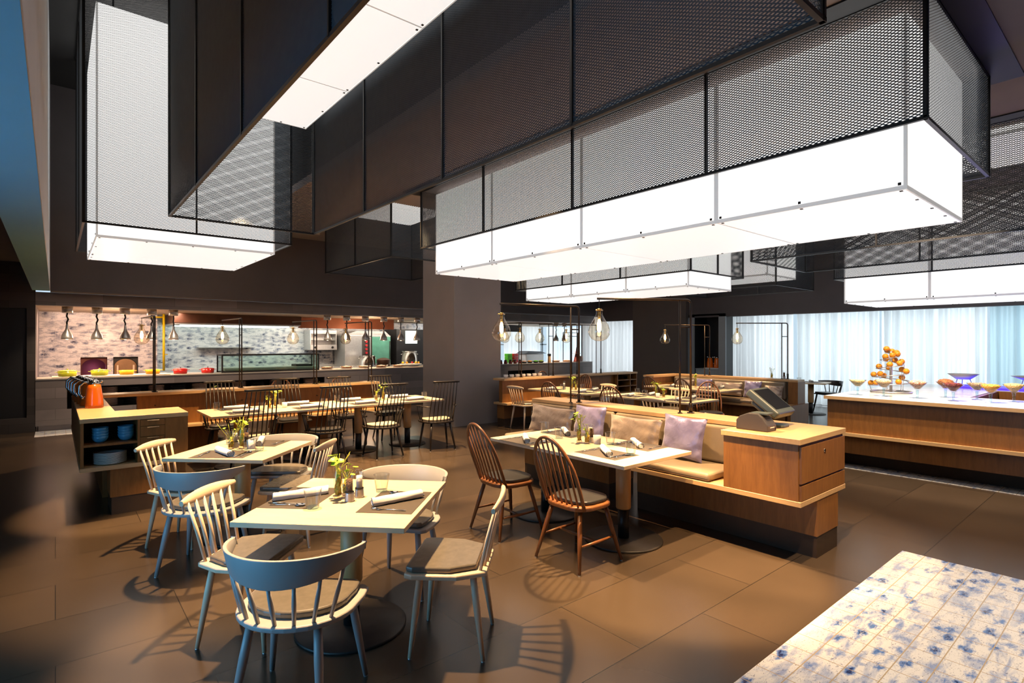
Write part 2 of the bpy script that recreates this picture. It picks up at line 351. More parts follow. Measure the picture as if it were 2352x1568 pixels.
# ---------------------------------------------------------------- mesh helpers
class MB:
    def __init__(s): s.v = []; s.f = []; s.sm = []
    def _add(s, vs, fs, smooth):
        k = len(s.v); s.v += [tuple(p) for p in vs]
        s.f += [tuple(i+k for i in f) for f in fs]; s.sm += [smooth]*len(fs)
        return s
    def box(s, x0, x1, y0, y1, z0, z1):
        vs = [(x, y, z) for z in (z0, z1) for y in (y0, y1) for x in (x0, x1)]
        return s._add(vs, [(0, 2, 3, 1), (4, 5, 7, 6), (0, 1, 5, 4), (2, 6, 7, 3), (0, 4, 6, 2), (1, 3, 7, 5)], False)
    def prism(s, poly, z0, z1, smooth=False):
        n = len(poly); vs = [(x, y, z0) for x, y in poly] + [(x, y, z1) for x, y in poly]
        fs = [tuple(range(n-1, -1, -1)), tuple(range(n, 2*n))]
        s._add(vs, fs, False); k = len(s.v)-2*n
        s.f += [(k+i, k+(i+1) % n, k+n+(i+1) % n, k+n+i) for i in range(n)]; s.sm += [smooth]*n
        return s
    def lathe(s, prof, n=20, c=(0, 0, 0), smooth=True, cap=True):
        vs = []; fs = []
        for r, z in prof:
            for i in range(n):
                a = 2*PI*i/n; vs.append((c[0]+r*math.cos(a), c[1]+r*math.sin(a), c[2]+z))
        for j in range(len(prof)-1):
            for i in range(n):
                fs.append((j*n+i, j*n+(i+1) % n, (j+1)*n+(i+1) % n, (j+1)*n+i))
        s._add(vs, fs, smooth)
        if cap:
            k = len(s.v)-len(vs)
            if prof[0][0] > 1e-5: s.f.append(tuple(k+i for i in range(n-1, -1, -1))); s.sm.append(False)
            if prof[-1][0] > 1e-5: s.f.append(tuple(k+(len(prof)-1)*n+i for i in range(n))); s.sm.append(False)
        return s
    def tube(s, pts, r, n=8, r2=None, up=None, closed=False):
        """swept round (or oval: r across, r2 along the up axis) tube through pts; r may be a list"""
        pts = [Vector(p) for p in pts]; m = len(pts)
        rs = r if isinstance(r, (list, tuple)) else [r]*m
        r2s = rs if r2 is None else (r2 if isinstance(r2, (list, tuple)) else [r2]*m)
        vs = []; fs = []; prev = None
        for i, p in enumerate(pts):
            a = pts[(i-1) % m] if (closed or i > 0) else p; b = pts[(i+1) % m] if (closed or i < m-1) else p
            t = (b-a).normalized()
            if up is not None: u = Vector(up)
            elif prev is not None: u = prev
            else: u = Vector((0, 0, 1)) if abs(t.z) < 0.9 else Vector((0, 1, 0))
            u = (u - t*u.dot(t)).normalized(); prev = u
            w_ = t.cross(u)
            for k in range(n):
                an = 2*PI*k/n
                vs.append(p + w_*(rs[i]*math.cos(an)) + u*(r2s[i]*math.sin(an)))
        for i in range(m if closed else m-1):
            j = (i+1) % m
            for k in range(n):
                fs.append((i*n+k, i*n+(k+1) % n, j*n+(k+1) % n, j*n+k))
        s._add(vs, fs, n > 4)
        if not closed:
            k = len(s.v)-len(vs)
            s.f.append(tuple(k+i for i in range(n-1, -1, -1))); s.sm.append(False)
            s.f.append(tuple(k+(m-1)*n+i for i in range(n))); s.sm.append(False)
        return s
    def ball(s, c, r, n=12, m=8, sc=(1, 1, 1)):
        vs = [(c[0], c[1], c[2]-r*sc[2])]; fs = []
        for j in range(1, m):
            ph = -PI/2+PI*j/m
            for i in range(n):
                a = 2*PI*i/n
                vs.append((c[0]+r*sc[0]*math.cos(ph)*math.cos(a), c[1]+r*sc[1]*math.cos(ph)*math.sin(a), c[2]+r*sc[2]*math.sin(ph)))
        vs.append((c[0], c[1], c[2]+r*sc[2]))
        for i in range(n):
            fs.append((0, 1+(i+1) % n, 1+i)); fs.append((len(vs)-1, len(vs)-1-n+i, len(vs)-1-n+(i+1) % n))
        for j in range(m-2):
            for i in range(n):
                a = 1+j*n; fs.append((a+i, a+(i+1) % n, a+n+(i+1) % n, a+n+i))
        return s._add(vs, fs, True)
    def grid(s, fn, nu, nv, smooth=True, closed_u=False):
        vs = [fn(i/nu, j/nv) for j in range(nv+1) for i in range(nu+1)]; q = nu+1
        fs = [(j*q+i, j*q+i+1, (j+1)*q+i+1, (j+1)*q+i) for j in range(nv) for i in range(nu)]
        return s._add(vs, fs, smooth)
    def move(s, d, k=0):
        s.v = s.v[:k] + [(x+d[0], y+d[1], z+d[2]) for x, y, z in s.v[k:]]; return s
    def xf(s, mat, k=0):
        s.v = s.v[:k] + [tuple(mat @ Vector(p)) for p in s.v[k:]]; return s
    def build(s, name, mat, parent=None, bevel=0, seg=2, loc=None, solid=0, sub=0):
        me = bpy.data.meshes.new(name); me.from_pydata(s.v, [], s.f); me.validate(verbose=False)
        me.materials.append(M[mat] if isinstance(mat, str) else mat)
        if any(s.sm): me.polygons.foreach_set('use_smooth', (s.sm + [False]*len(me.polygons))[:len(me.polygons)])
        o = bpy.data.objects.new(name, me); C.objects.link(o)
        if parent is not None: o.parent = parent
        if loc: o.location = loc
        if solid:
            q = o.modifiers.new('solid', 'SOLIDIFY'); q.thickness = solid; q.offset = 0
        if bevel:
            q = o.modifiers.new('bevel', 'BEVEL'); q.width = bevel; q.segments = seg; q.limit_method = 'ANGLE'; q.angle_limit = math.radians(40)
            q.harden_normals = False
        if sub:
            q = o.modifiers.new('sub', 'SUBSURF'); q.levels = sub; q.render_levels = sub
        return o

def thing(name, label, cat, loc=(0, 0, 0), rz=0.0, group=None):
    o = bpy.data.objects.new(name, None); o.empty_display_size = 0.1; C.objects.link(o)
    o.location = loc; o.rotation_euler = (0, 0, rz); o['label'] = label; o['category'] = cat
    if group: o['group'] = group
    return o
def tag(o, label, cat, group=None, kind=None):
    o['label'] = label; o['category'] = cat
    if group: o['group'] = group
    if kind: o['kind'] = kind
    return o
def lab(o, label): o['label'] = label; return o
def struct(mb, name, mat, **k):
    o = mb.build(name, mat, **k); o['kind'] = 'structure'; return o
def kids(o): return [c for c in bpy.data.objects if c.parent == o]
KID = {}
def dup(root, loc, rz, label, group=None, mats=None):
    """copy of a thing with its parts and their sub-parts; mats swaps materials by part name"""
    def cp(o, parent):
        c = o.copy(); C.objects.link(c)
        if parent is not None: c.parent = parent
        if mats and o.type == 'MESH':
            key = o.name.split('.')[0]
            if key in mats:
                c.data = o.data.copy(); c.data.materials.clear(); c.data.materials.append(M[mats[key]])
        for ch in o.children: cp(ch, c)
        return c
    r = cp(root, None); r.location = loc
    r.rotation_euler = (0, 0, rz); r['label'] = label
    if group: r['group'] = group
    return r
def BX(*a): return MB().box(*a)
def arc(cx, cy, r, a0, a1, n, ry=None):
    ry = ry or r
    return [(cx+r*math.cos(a0+(a1-a0)*i/n), cy+ry*math.sin(a0+(a1-a0)*i/n)) for i in range(n+1)]
def rrect(x0, x1, y0, y1, r, n=4):
    p = []
    for cx, cy, a in ((x1-r, y1-r, 0), (x0+r, y1-r, PI/2), (x0+r, y0+r, PI), (x1-r, y0+r, 1.5*PI)):
        p += arc(cx, cy, r, a, a+PI/2, n)
    return p

# ---------------------------------------------------------------- the room shell
struct(BX(-2.2, 17.2, -4, 19.2, -0.2, 0), 'floor', 'floor')
struct(BX(1.2, 5.10, -3.0, 1.33, 0, 0.004), 'trim_1', 'tile_floor')
struct(BX(7.93, 8.28, -3.0, 2.86, 0, 0.004), 'trim_2', 'tile_strip')
struct(BX(-0.28, 5.95, 12.56, 13.31, 0, 0.004), 'trim_3', 'tile_strip')

def holed_ceiling(x0, x1, y0, y1, z, holes):
    xs = sorted({x0, x1, *[h[0] for h in holes], *[h[1] for h in holes]}); ys = sorted({y0, y1, *[h[2] for h in holes], *[h[3] for h in holes]})
    mb = MB()
    for a, b in zip(xs, xs[1:]):
        for c, d in zip(ys, ys[1:]):
            mx, my = (a+b)/2, (c+d)/2
            if not any(h[0] < mx < h[1] and h[2] < my < h[3] for h in holes):
                mb.box(a, b, c, d, z, z+0.12)
    for h in holes:                                     # sides of each recess
        t = 0.04
        mb.box(h[0]-t, h[0], h[2]-t, h[3]+t, z+0.12, z+1.0); mb.box(h[1], h[1]+t, h[2]-t, h[3]+t, z+0.12, z+1.0)
        mb.box(h[0], h[1], h[2]-t, h[2], z+0.12, z+1.0); mb.box(h[0], h[1], h[3], h[3]+t, z+0.12, z+1.0)
        mb.box(h[0]-t, h[1]+t, h[2]-t, h[3]+t, z+1.0, z+1.06)
    return mb
HOLE = [(4.4, 6.7, 8.57, 11.8), (11.4, 13.5, 5.0, 8.1)]
struct(holed_ceiling(2.95, 17.2, -4, 12.9, 4.06, HOLE), 'ceiling', 'ceiling')
vo = MB().box(-0.07, 2.95, -4, 12.9, 6.3, 6.4); vo.box(2.95, 3.03, -4, 12.9, 4.18, 6.3)
struct(vo, 'ceiling_void', 'void')
struct(BX(-0.315, -0.07, -4, 12.9, 2.58, 6.4), 'trim_beam', 'beam', bevel=0.004)
struct(BX(-0.315, -0.075, -4, 12.9, 2.572, 2.58), 'trim_beam_soffit', 'beam_blue')  # underside board in one even blue
struct(BX(-1.8, -0.315, -4, 13.32, 3.1, 3.2), 'ceiling_corridor', 'walldark')
struct(BX(-2.0, -1.8, -4, 1.6, 0, 4.1).box(-2.0, -1.8, 4.4, 13.4, 0, 4.1).box(-2.0, -1.8, 1.6, 4.4, 0, 0.25).box(-2.0, -1.8, 1.6, 4.4, 2.3, 4.1), 'wall_left', 'walldark')
wf = MB()
for y in (1.6, 2.52, 3.44, 4.34): wf.box(-1.9, -1.82, y, y+0.06, 0.25, 2.3)
wf.box(-1.9, -1.82, 1.6, 4.4, 0.25, 0.31); wf.box(-1.9, -1.82, 1.6, 4.4, 2.24, 2.3)
wn = struct(wf, 'window_1', 'alu'); struct(BX(-1.87, -1.86, 1.6, 4.4, 0.28, 2.28), 'window_1_pane', 'glass', parent=wn)  # unseen window, added as the source of the blue side light
struct(BX(-2.0, 17.2, -4.2, -4, 0, 6.4), 'wall_front', 'walldark')
# far left dark wall with its tall black panel
wl = MB().box(-1.8, -0.28, 13.32, 13.6, 0, 0.27).box(-1.8, -0.28, 13.32, 13.6, 2.27, 3.2).box(-0.40, -0.28, 13.32, 13.6, 0.27, 2.27)
struct(wl, 'wall_back_left', 'clad_dark')
struct(BX(-1.8, -0.40, 13.36, 13.5, 0.27, 2.27), 'door_1', 'black_panel')
# bulkheads
struct(BX(-0.07, 15.0, 12.9, 13.30, 2.575, 6.4), 'wall_bulkhead_kitchen', 'walldark')
struct(BX(14.9, 15.12, -4, 12.9, 2.40, 4.06), 'wall_bulkhead_right', 'walldark')
struct(BX(-0.28, 15.0, 13.31, 13.55, 2.335, 2.575), 'trim_kitchen_fascia', 'clad')
struct(BX(-0.28, 16.4, 13.55, 19, 2.345, 2.5), 'ceiling_kitchen', 'soffit')
# columns
struct(BX(5.95, 7.11, 8.88, 10.05, 0, 4.06), 'wall_column', 'wallgrey')
struct(BX(14.75, 15.15, 9.39, 11.39, 0, 4.0), 'wall_column_window', 'column_brown')
# niche beside the window column
nc = MB().box(15.62, 15.7, 8.19, 9.39, 0, 2.5).box(14.9, 15.6, 9.20, 9.39, 0, 2.5).box(14.9, 15.7, 8.19, 8.39, 0, 2.5)
struct(nc.box(14.9, 15.7, 8.19, 9.39, 2.45, 2.5), 'wall_niche', 'black_panel')
struct(MB().box(14.86, 14.90, 9.18, 9.39, 0, 2.41).box(14.86, 14.90, 8.17, 8.39, 0, 2.41), 'trim_niche', 'alu')
# right wall: windows behind sheers
def window(n, x, y0, y1, nb, z1=2.7):
    mb = MB()
    for k in range(nb+1):
        y = y0+(y1-y0)*k/nb; mb.box(x, x+0.08, y-0.05, y+0.05, 0, z1)
    mb.box(x, x+0.08, y0, y1, 0, 0.10); mb.box(x, x+0.08, y0, y1, z1-0.1, z1)
    o = struct(mb, 'window_%d' % n, 'alu'); struct(BX(x+0.03, x+0.045, y0, y1, 0.05, z1-0.05), 'window_%d_pane' % n, 'glass', parent=o)
window(2, 15.75, -4, 8.19, 6); window(3, 15.75, 11.39, 14.6, 2)
struct(BX(15.7, 16.0, -4, 8.2, 2.6, 4.1).box(15.7, 16.0, 8.2, 14.6, 2.6, 4.1).box(15.7, 15.9, 8.3, 11.39, 0, 2.6), 'wall_right', 'walldark')
def curtain(y0, y1, x, label, mat, z1=2.62, pitch=0.21, amp=0.085, seed=1):
    r = random.Random(seed); ph = r.random()*6
    def fn(u, v):
        y = y0+(y1-y0)*u; t = (y-y0)/pitch*2*PI
        a = amp*(0.75+0.35*math.sin(t*0.23+ph))*(0.8+0.3*(1-v))
        return (x + a*math.sin(t+0.8*math.sin(t*0.31+ph)) + 0.02*math.sin(t*2.3), y+0.02*math.sin(t*0.5+ph)*(1-v), 0.03+(z1-0.03)*v)
    o = MB().grid(fn, max(24, int((y1-y0)/pitch*12)), 4).build('curtain', mat)
    return tag(o, label, 'curtain', 'sheer curtains along the windows')
curtain(6.45, 8.22, 15.28, 'white sheer curtain panel beside the niche with two orange jugs', 'curtain_w', seed=2)
curtain(4.46, 6.40, 15.28, 'pale sheer curtain panel behind the black chair at the window table', 'curtain', seed=3)
curtain(2.46, 4.42, 15.28, 'pale blue sheer curtain panel behind the orange tree', 'curtain', seed=4)
curtain(0.2, 2.42, 15.28, 'darker bluish sheer curtain panel behind the violet bowls at the right edge', 'curtain_b', seed=5)
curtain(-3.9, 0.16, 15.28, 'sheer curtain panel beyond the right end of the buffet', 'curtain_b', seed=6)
curtain(11.42, 14.2, 15.28, 'bright white sheer curtain in the gap beside the dark window column', 'curtain_w', seed=7)
# kitchen walls
struct(BX(-0.40, -0.28, 13.55, 19.2, 0, 2.4), 'wall_kitchen_left', 'wallgrey')
ow = MB().box(-0.28, 0.45, 16.2, 16.5, 0, 2.345).box(0.953, 1.066, 16.2, 16.5, 0, 2.345).box(1.564, 1.96, 16.2, 16.5, 0, 2.345)
ow.box(0.45, 0.953, 16.2, 16.5, 1.30, 2.345).box(1.066, 1.564, 16.2, 16.5, 1.30, 2.345).box(0.45, 0.953, 16.2, 16.5, 0, 0.86).box(1.066, 1.564, 16.2, 16.5, 0, 0.86)
ow.box(1.90, 1.96, 16.5, 17.5, 0, 2.345)
struct(ow, 'wall_oven', 'tile_wall')
struct(BX(1.96, 14.0, 17.5, 17.7, 0.95, 2.345), 'wall_back', 'tile_wall')
struct(BX(1.96, 14.0, 17.48, 17.7, 0, 0.95), 'wall_back_dado', 'white_glaze')
mb = MB()
for k in range(5): mb.box(14.0+k*1.2, 14.08+k*1.2, 17.6, 17.68, 0, 2.345)
mb.box(14, 20, 17.6, 17.68, 0, 0.1).box(14, 20, 17.6, 17.68, 1.55, 1.6)
o = struct(mb, 'window_4', 'alu'); struct(BX(14, 20, 17.63, 17.645, 0.05, 2.345), 'window_4_pane', 'glass', parent=o)
def curtain_x(x0, x1, y, label, mat, seed):
    r = random.Random(seed); ph = r.random()*6
    def fn(u, v):
        x = x0+(x1-x0)*u; t = (x-x0)/0.2*2*PI
        return (x, y+0.045*(0.8+0.4*math.sin(t*0.21+ph))*math.sin(t+0.7*math.sin(t*0.3)), 0.4+1.94*v)
    return tag(MB().grid(fn, int((x1-x0)*50), 3).build('curtain', mat), label, 'curtain', 'sheer curtains along the windows')
curtain_x(14.1, 16.1, 17.4, 'white sheer behind the left heat lamp of the pair over the far counter', 'curtain_w', 3)
curtain_x(16.5, 20.4, 17.4, 'aqua sheer behind the stacked bowls of the far counter', 'curtain', 5)
struct(BX(20.4, 20.5, 13.5, 18, 0, 2.5), 'wall_kitchen_right', 'wallgrey')

# ---------------------------------------------------------------- ceiling lightboxes in expanded-metal cages
def sheet(L, H, name, parent, mat4, lwd=0.042, swd=0.021):
    """one sheet of expanded metal: zigzag strands that meet at their bonds; local x 0..L, z 0..H"""
    nr = max(2, int(round(H/(swd/2)))); ns = max(2, int(round(2*L/lwd)))
    xs = np.linspace(0, L, ns+1); hw = 0.0031; dp = 0.0028
    rows = np.arange(nr); zc = (rows+0.5)*H/nr; amp = H/nr*0.5*0.86
    sg = np.where((np.arange(ns+1) % 2) == 0, 1.0, -1.0)
    Z = zc[:, None] + amp*sg[None, :]*np.where(rows % 2 == 0, 1.0, -1.0)[:, None]
    X = np.broadcast_to(xs, Z.shape)
    lo = np.stack([X, np.full_like(Z, -dp), Z-hw], -1); hi = np.stack([X, np.full_like(Z, dp), Z+hw], -1)
    V = np.stack([lo, hi], 2).reshape(-1, 3)
    rr, cc = np.meshgrid(rows, np.arange(ns), indexing='ij'); a = ((rr*(ns+1)+cc)*2).ravel()
    F = np.stack([a, a+2, a+3, a+1], -1)
    me = bpy.data.meshes.new(name); me.vertices.add(len(V)); me.vertices.foreach_set('co', V.astype(np.float32).ravel())
    nf = len(F); me.loops.add(nf*4); me.loops.foreach_set('vertex_index', F.astype(np.int32).ravel())
    me.polygons.add(nf); me.polygons.foreach_set('loop_start', np.arange(0, nf*4, 4, dtype=np.int32))
    me.update(); me.materials.append(M['expanded'])
    o = bpy.data.objects.new(name, me); C.objects.link(o); o.parent = parent; o.matrix_local = mat4
    return o
_sm = MB().box(-0.5, 0.5, -0.5, 0.5, -0.5, 0.5).build('screw', 'bronze'); SCREW = _sm.data; bpy.data.objects.remove(_sm)
def cage(label, cx0, cx1, cy0, cy1, cz0, cz1, lx0, lx1, ly0, ly1, lz0, lz1, posts, seams, xposts=(), flange=True, skip=()):
    ox, oy = (cx0+cx1)/2, (cy0+cy1)/2
    t = thing('pendant_lightbox', label, 'ceiling light', (ox, oy, cz1), 0, 'mesh cage lightboxes')
    def b(x0, x1, y0, y1, z0, z1): return (x0-ox, x1-ox, y0-oy, y1-oy, z0-cz1, z1-cz1)
    L, W, H = cy1-cy0, cx1-cx0, cz1-cz0
    T = Matrix.Translation; RZ = Matrix.Rotation(PI/2, 4, 'Z')
    if 'L' not in skip: sheet(L, H, 'mesh_panel', t, T((cx0-ox, cy0-oy, cz0-cz1)) @ RZ)
    if 'R' not in skip: sheet(L, H, 'mesh_panel', t, T((cx1-ox, cy0-oy, cz0-cz1)) @ RZ)
    if 'N' not in skip: sheet(W, H, 'mesh_panel', t, T((cx0-ox, cy0-oy, cz0-cz1)))
    if 'F' not in skip: sheet(W, H, 'mesh_panel', t, T((cx0-ox, cy1-oy, cz0-cz1)))
    f = 0.016; rail = MB()
    for x in (cx0, cx1):
        for y in posts: rail.box(*b(x-f, x+f, y-f*0.6, y+f*0.6, cz0, cz1))
        rail.box(*b(x-f*0.8, x+f*0.8, cy0-f, cy1+f, cz0-0.012, cz0+0.012))
        rail.box(*b(x-f*0.8, x+f*0.8, cy0-f, cy1+f, cz1-0.02, cz1))
    for y in (cy0, cy1):
        for x in xposts: rail.box(*b(x-f*0.6, x+f*0.6, y-f, y+f, cz0, cz1))
        rail.box(*b(cx0-f, cx1+f, y-f*0.8, y+f*0.8, cz0-0.012, cz0+0.012))
        rail.box(*b(cx0-f, cx1+f, y-f*0.8, y+f*0.8, cz1-0.02, cz1))
    rail.build('cage_frame', 'metal_black', t)
    if flange:
        fl = MB(); q = 0.22
        fl.box(*b(cx0-q, cx0-f, cy0-q, cy1+q, cz1-0.015, cz1-0.002)); fl.box(*b(cx1+f, cx1+q, cy0-q, cy1+q, cz1-0.015, cz1-0.002))
        fl.box(*b(cx0-f, cx1+f, cy0-q, cy0-f, cz1-0.015, cz1-0.002)); fl.box(*b(cx0-f, cx1+f, cy1+f, cy1+q, cz1-0.015, cz1-0.002))
        fl.build('ceiling_flange', 'metal_black', t)
    # lit acrylic box: separate panels; dimmer strips at butt joints and edges carry the frame's inner shadow, screws along the lower arris
    ys = [ly0, *[s_ for s_ in seams if ly0 < s_ < ly1], ly1]; g = 0.022
    for a, c in zip(ys, ys[1:]):
        MB().box(*b(lx0, lx0+0.012, a+g, c-g, lz0+0.03, lz1)).build('side_panel', 'acrylic', t)
        MB().box(*b(lx1-0.012, lx1, a+g, c-g, lz0+0.03, lz1)).build('side_panel', 'acrylic', t)
        MB().box(*b(lx0+0.02, lx1-0.02, a+0.012, c-0.012, lz0, lz0+0.012)).build('bottom_panel', 'acrylic_low', t)
    for y in (ly0, ly1-0.012): MB().box(*b(lx0+g, lx1-g, y, y+0.012, lz0+0.03, lz1)).build('end_panel', 'acrylic', t)
    e = MB()
    for x in (lx0, lx1-0.014):
        e.box(*b(x+0.001, x+0.013, ly0, ly1, lz0-0.002, lz0+0.03))
        for y in ys: e.box(*b(x+0.001, x+0.013, max(ly0, y-g), min(ly1, y+g), lz0+0.03, lz1))
    for y in (ly0, ly1-0.014):
        e.box(*b(lx0, lx1, y+0.001, y+0.013, lz0-0.002, lz0+0.03))
        for x in (lx0, lx1-g): e.box(*b(x, x+g, y+0.001, y+0.013, lz0+0.03, lz1))
    for y in ys[1:-1]: e.box(*b(lx0+0.02, lx1-0.02, y-0.012, y+0.012, lz0+0.002, lz0+0.01))
    e.build('joint_strip', 'acrylic_edge_shade', t)
    def screw(*q):
        x0, x1, y0, y1, z0, z1 = b(*q)
        o = bpy.data.objects.new('screw', SCREW); C.objects.link(o); o.parent = t
        o.location = ((x0+x1)/2, (y0+y1)/2, (z0+z1)/2); o.scale = (x1-x0, y1-y0, z1-z0)
    for a, c in zip(ys, ys[1:]):
        for k in range(3):
            y = a+(c-a)*(0.03+0.47*k)
            for x in (lx0, lx1):
                screw(x-0.006, x+0.006, y-0.010, y+0.010, lz0+0.032, lz0+0.052)
                screw(x+(0.03 if x == lx0 else -0.05), x+(0.05 if x == lx0 else -0.03), y-0.010, y+0.010, lz0-0.006, lz0)
    for y in (ly0+0.03, ly1-0.05):
        for k in range(1, 4):
            x = lx0+(lx1-lx0)*k/4; screw(x-0.01, x+0.01, y, y+0.02, lz0-0.006, lz0)
    for x in (lx0+0.2, lx1-0.2):
        for y in (ly0+0.3, ly1-0.3):
            if cz1-lz1 > 0.005: MB().box(*b(x-0.01, x+0.01, y-0.01, y+0.01, lz1-0.05, cz1)).build('hanger', 'metal_black', t)
    return t
P4 = [1.04, 2.66, 4.32, 6.0, 7.65]
cage('long black mesh cage overhead with a white light panel recessed high inside it', 1.05, 2.77, 1.04, 7.62, 3.15, 6.295, 1.24, 2.58, 1.2, 7.40, 4.50, 5.0, P4, [2.7, 4.35, 6.0], (1.05, 2.77), False)
cage('largest white glowing lightbox hanging below its mesh cage at upper right', 4.5, 6.50, 1.04, 7.65, 3.15, 4.06, 4.67, 6.33, 1.19, 7.50, 2.735, 4.0, P4, [2.66, 4.34, 6.03], (4.5, 6.5))
cage('tall white lightbox in a mesh cage in front of the kitchen bulkhead, at upper left', 0.27, 2.79, 8.66, 11.5, 3.15, 6.295, 0.40, 2.60, 8.82, 11.32, 3.0, 6.02, [8.66, 10.1, 11.5], [10.62], (0.27, 1.51, 2.79), False)
cage('mesh cage with a small panel of light recessed above it, before the grey column', 4.5, 6.60, 8.68, 11.68, 3.15, 5.055, 4.70, 6.45, 8.86, 11.50, 4.42, 4.9, [8.68, 10.17, 11.68], [10.2], (4.5, 6.6), False)
cage('low glowing lightbox behind the largest one, above the two clear bulbs', 8.23, 10.0, 5.15, 9.70, 2.86, 4.06, 8.40, 9.85, 5.30, 9.55, 2.615, 4.0, [5.15, 6.65, 8.2, 9.7], [6.65, 8.1], (8.23, 9.1, 10.0))
cage('glowing lightbox at the right edge before the curtains', 11.40, 13.6, -2.2, 4.06, 2.85, 4.06, 11.56, 13.4, -2.1, 3.95, 2.39, 4.0, [-2.2, 0.9, 2.55, 4.06], [0.9, 2.62], (11.4, 13.6), True, ('N',))
cage('unlit looking mesh cage beyond the low lightbox, above the niche', 11.52, 13.4, 5.22, 7.9, 2.85, 5.055, 11.75, 13.15, 5.5, 7.7, 3.10, 4.6, [5.22, 6.5, 7.9], [6.6], (11.52, 13.4), False)
cage('dark mesh cage across the right edge in front of the last lightbox', 7.95, 9.84, -2.4, 3.96, 2.85, 4.06, 8.15, 9.65, -2.2, 3.7, 3.97, 4.05, [-2.4, -0.9, 0.75, 2.35, 3.96], [0.7, 2.3], (7.95, 9.84), True, ('N',))

# ---------------------------------------------------------------- chairs (front towards local +y, origin on the floor)
def leg(t, top, bot, r0, r1, mat, foot=True):
    v = Vector(bot)-Vector(top)
    mid = Vector(top)+v*0.35
    o = MB().tube([top, mid, bot], [r0*0.92, r0, r1], 10).build('leg', mat, t)
    if foot: MB().tube([Vector(bot), Vector(bot)+Vector((0, 0, -0.006))], [r1*0.95, r1*0.9], 10).build('glide', 'steel', o)
    return o
def chair_spindle(name, label, group, wood_, leather_):
    """low armless chair: six spindles, turned lens shaped crest rail, tapered splayed legs"""
    t = thing(name, label, 'chair', (0, 0, 0), 0, group)
    seat = [(-0.225, 0.215), (0.225, 0.215), (0.245, 0.17), (0.235, -0.06), (0.165, -0.205), (-0.165, -0.205), (-0.235, -0.06), (-0.245, 0.17)]
    MB().prism(seat, 0.425, 0.452).build('seat', wood_, t, bevel=0.007)
    cu = [(x*0.91, (y-0.01)*0.86+0.035) for x, y in seat]
    MB().prism(cu, 0.4525, 0.484).build('cushion', leather_, t, bevel=0.011, seg=3)
    for i in range(6):
        u = -1+2*i/5
        b = (0.150*u, -0.190+0.02*u*u, 0.448); m = (0.165*u, -0.225+0.016*u*u, 0.62); e = (0.182*u, -0.262+0.012*u*u, 0.775)
        MB().tube([b, m, e], [0.0088, 0.0100, 0.0078], 8).build('spindle', wood_, t)
    n = 14; pts = []; ra = []; rb = []
    for i in range(n+1):
        u = -1+2*i/n
        pts.append((0.235*u, -0.270+0.022*u*u, 0.788-0.004*u*u)); k = (1-abs(u)**2.2)
        ra.append(0.011+0.005*k); rb.append(0.0145+0.019*k)
    MB().tube(pts, ra, 12, rb, up=(0, -0.15, 1)).build('crest_rail', wood_, t)
    for sx in (-1, 1):
        leg(t, (sx*0.155, 0.145, 0.43), (sx*0.200, 0.190, 0.006), 0.019, 0.011, wood_)
        leg(t, (sx*0.145, -0.130, 0.43), (sx*0.192, -0.190, 0.006), 0.019, 0.011, wood_)
    return t
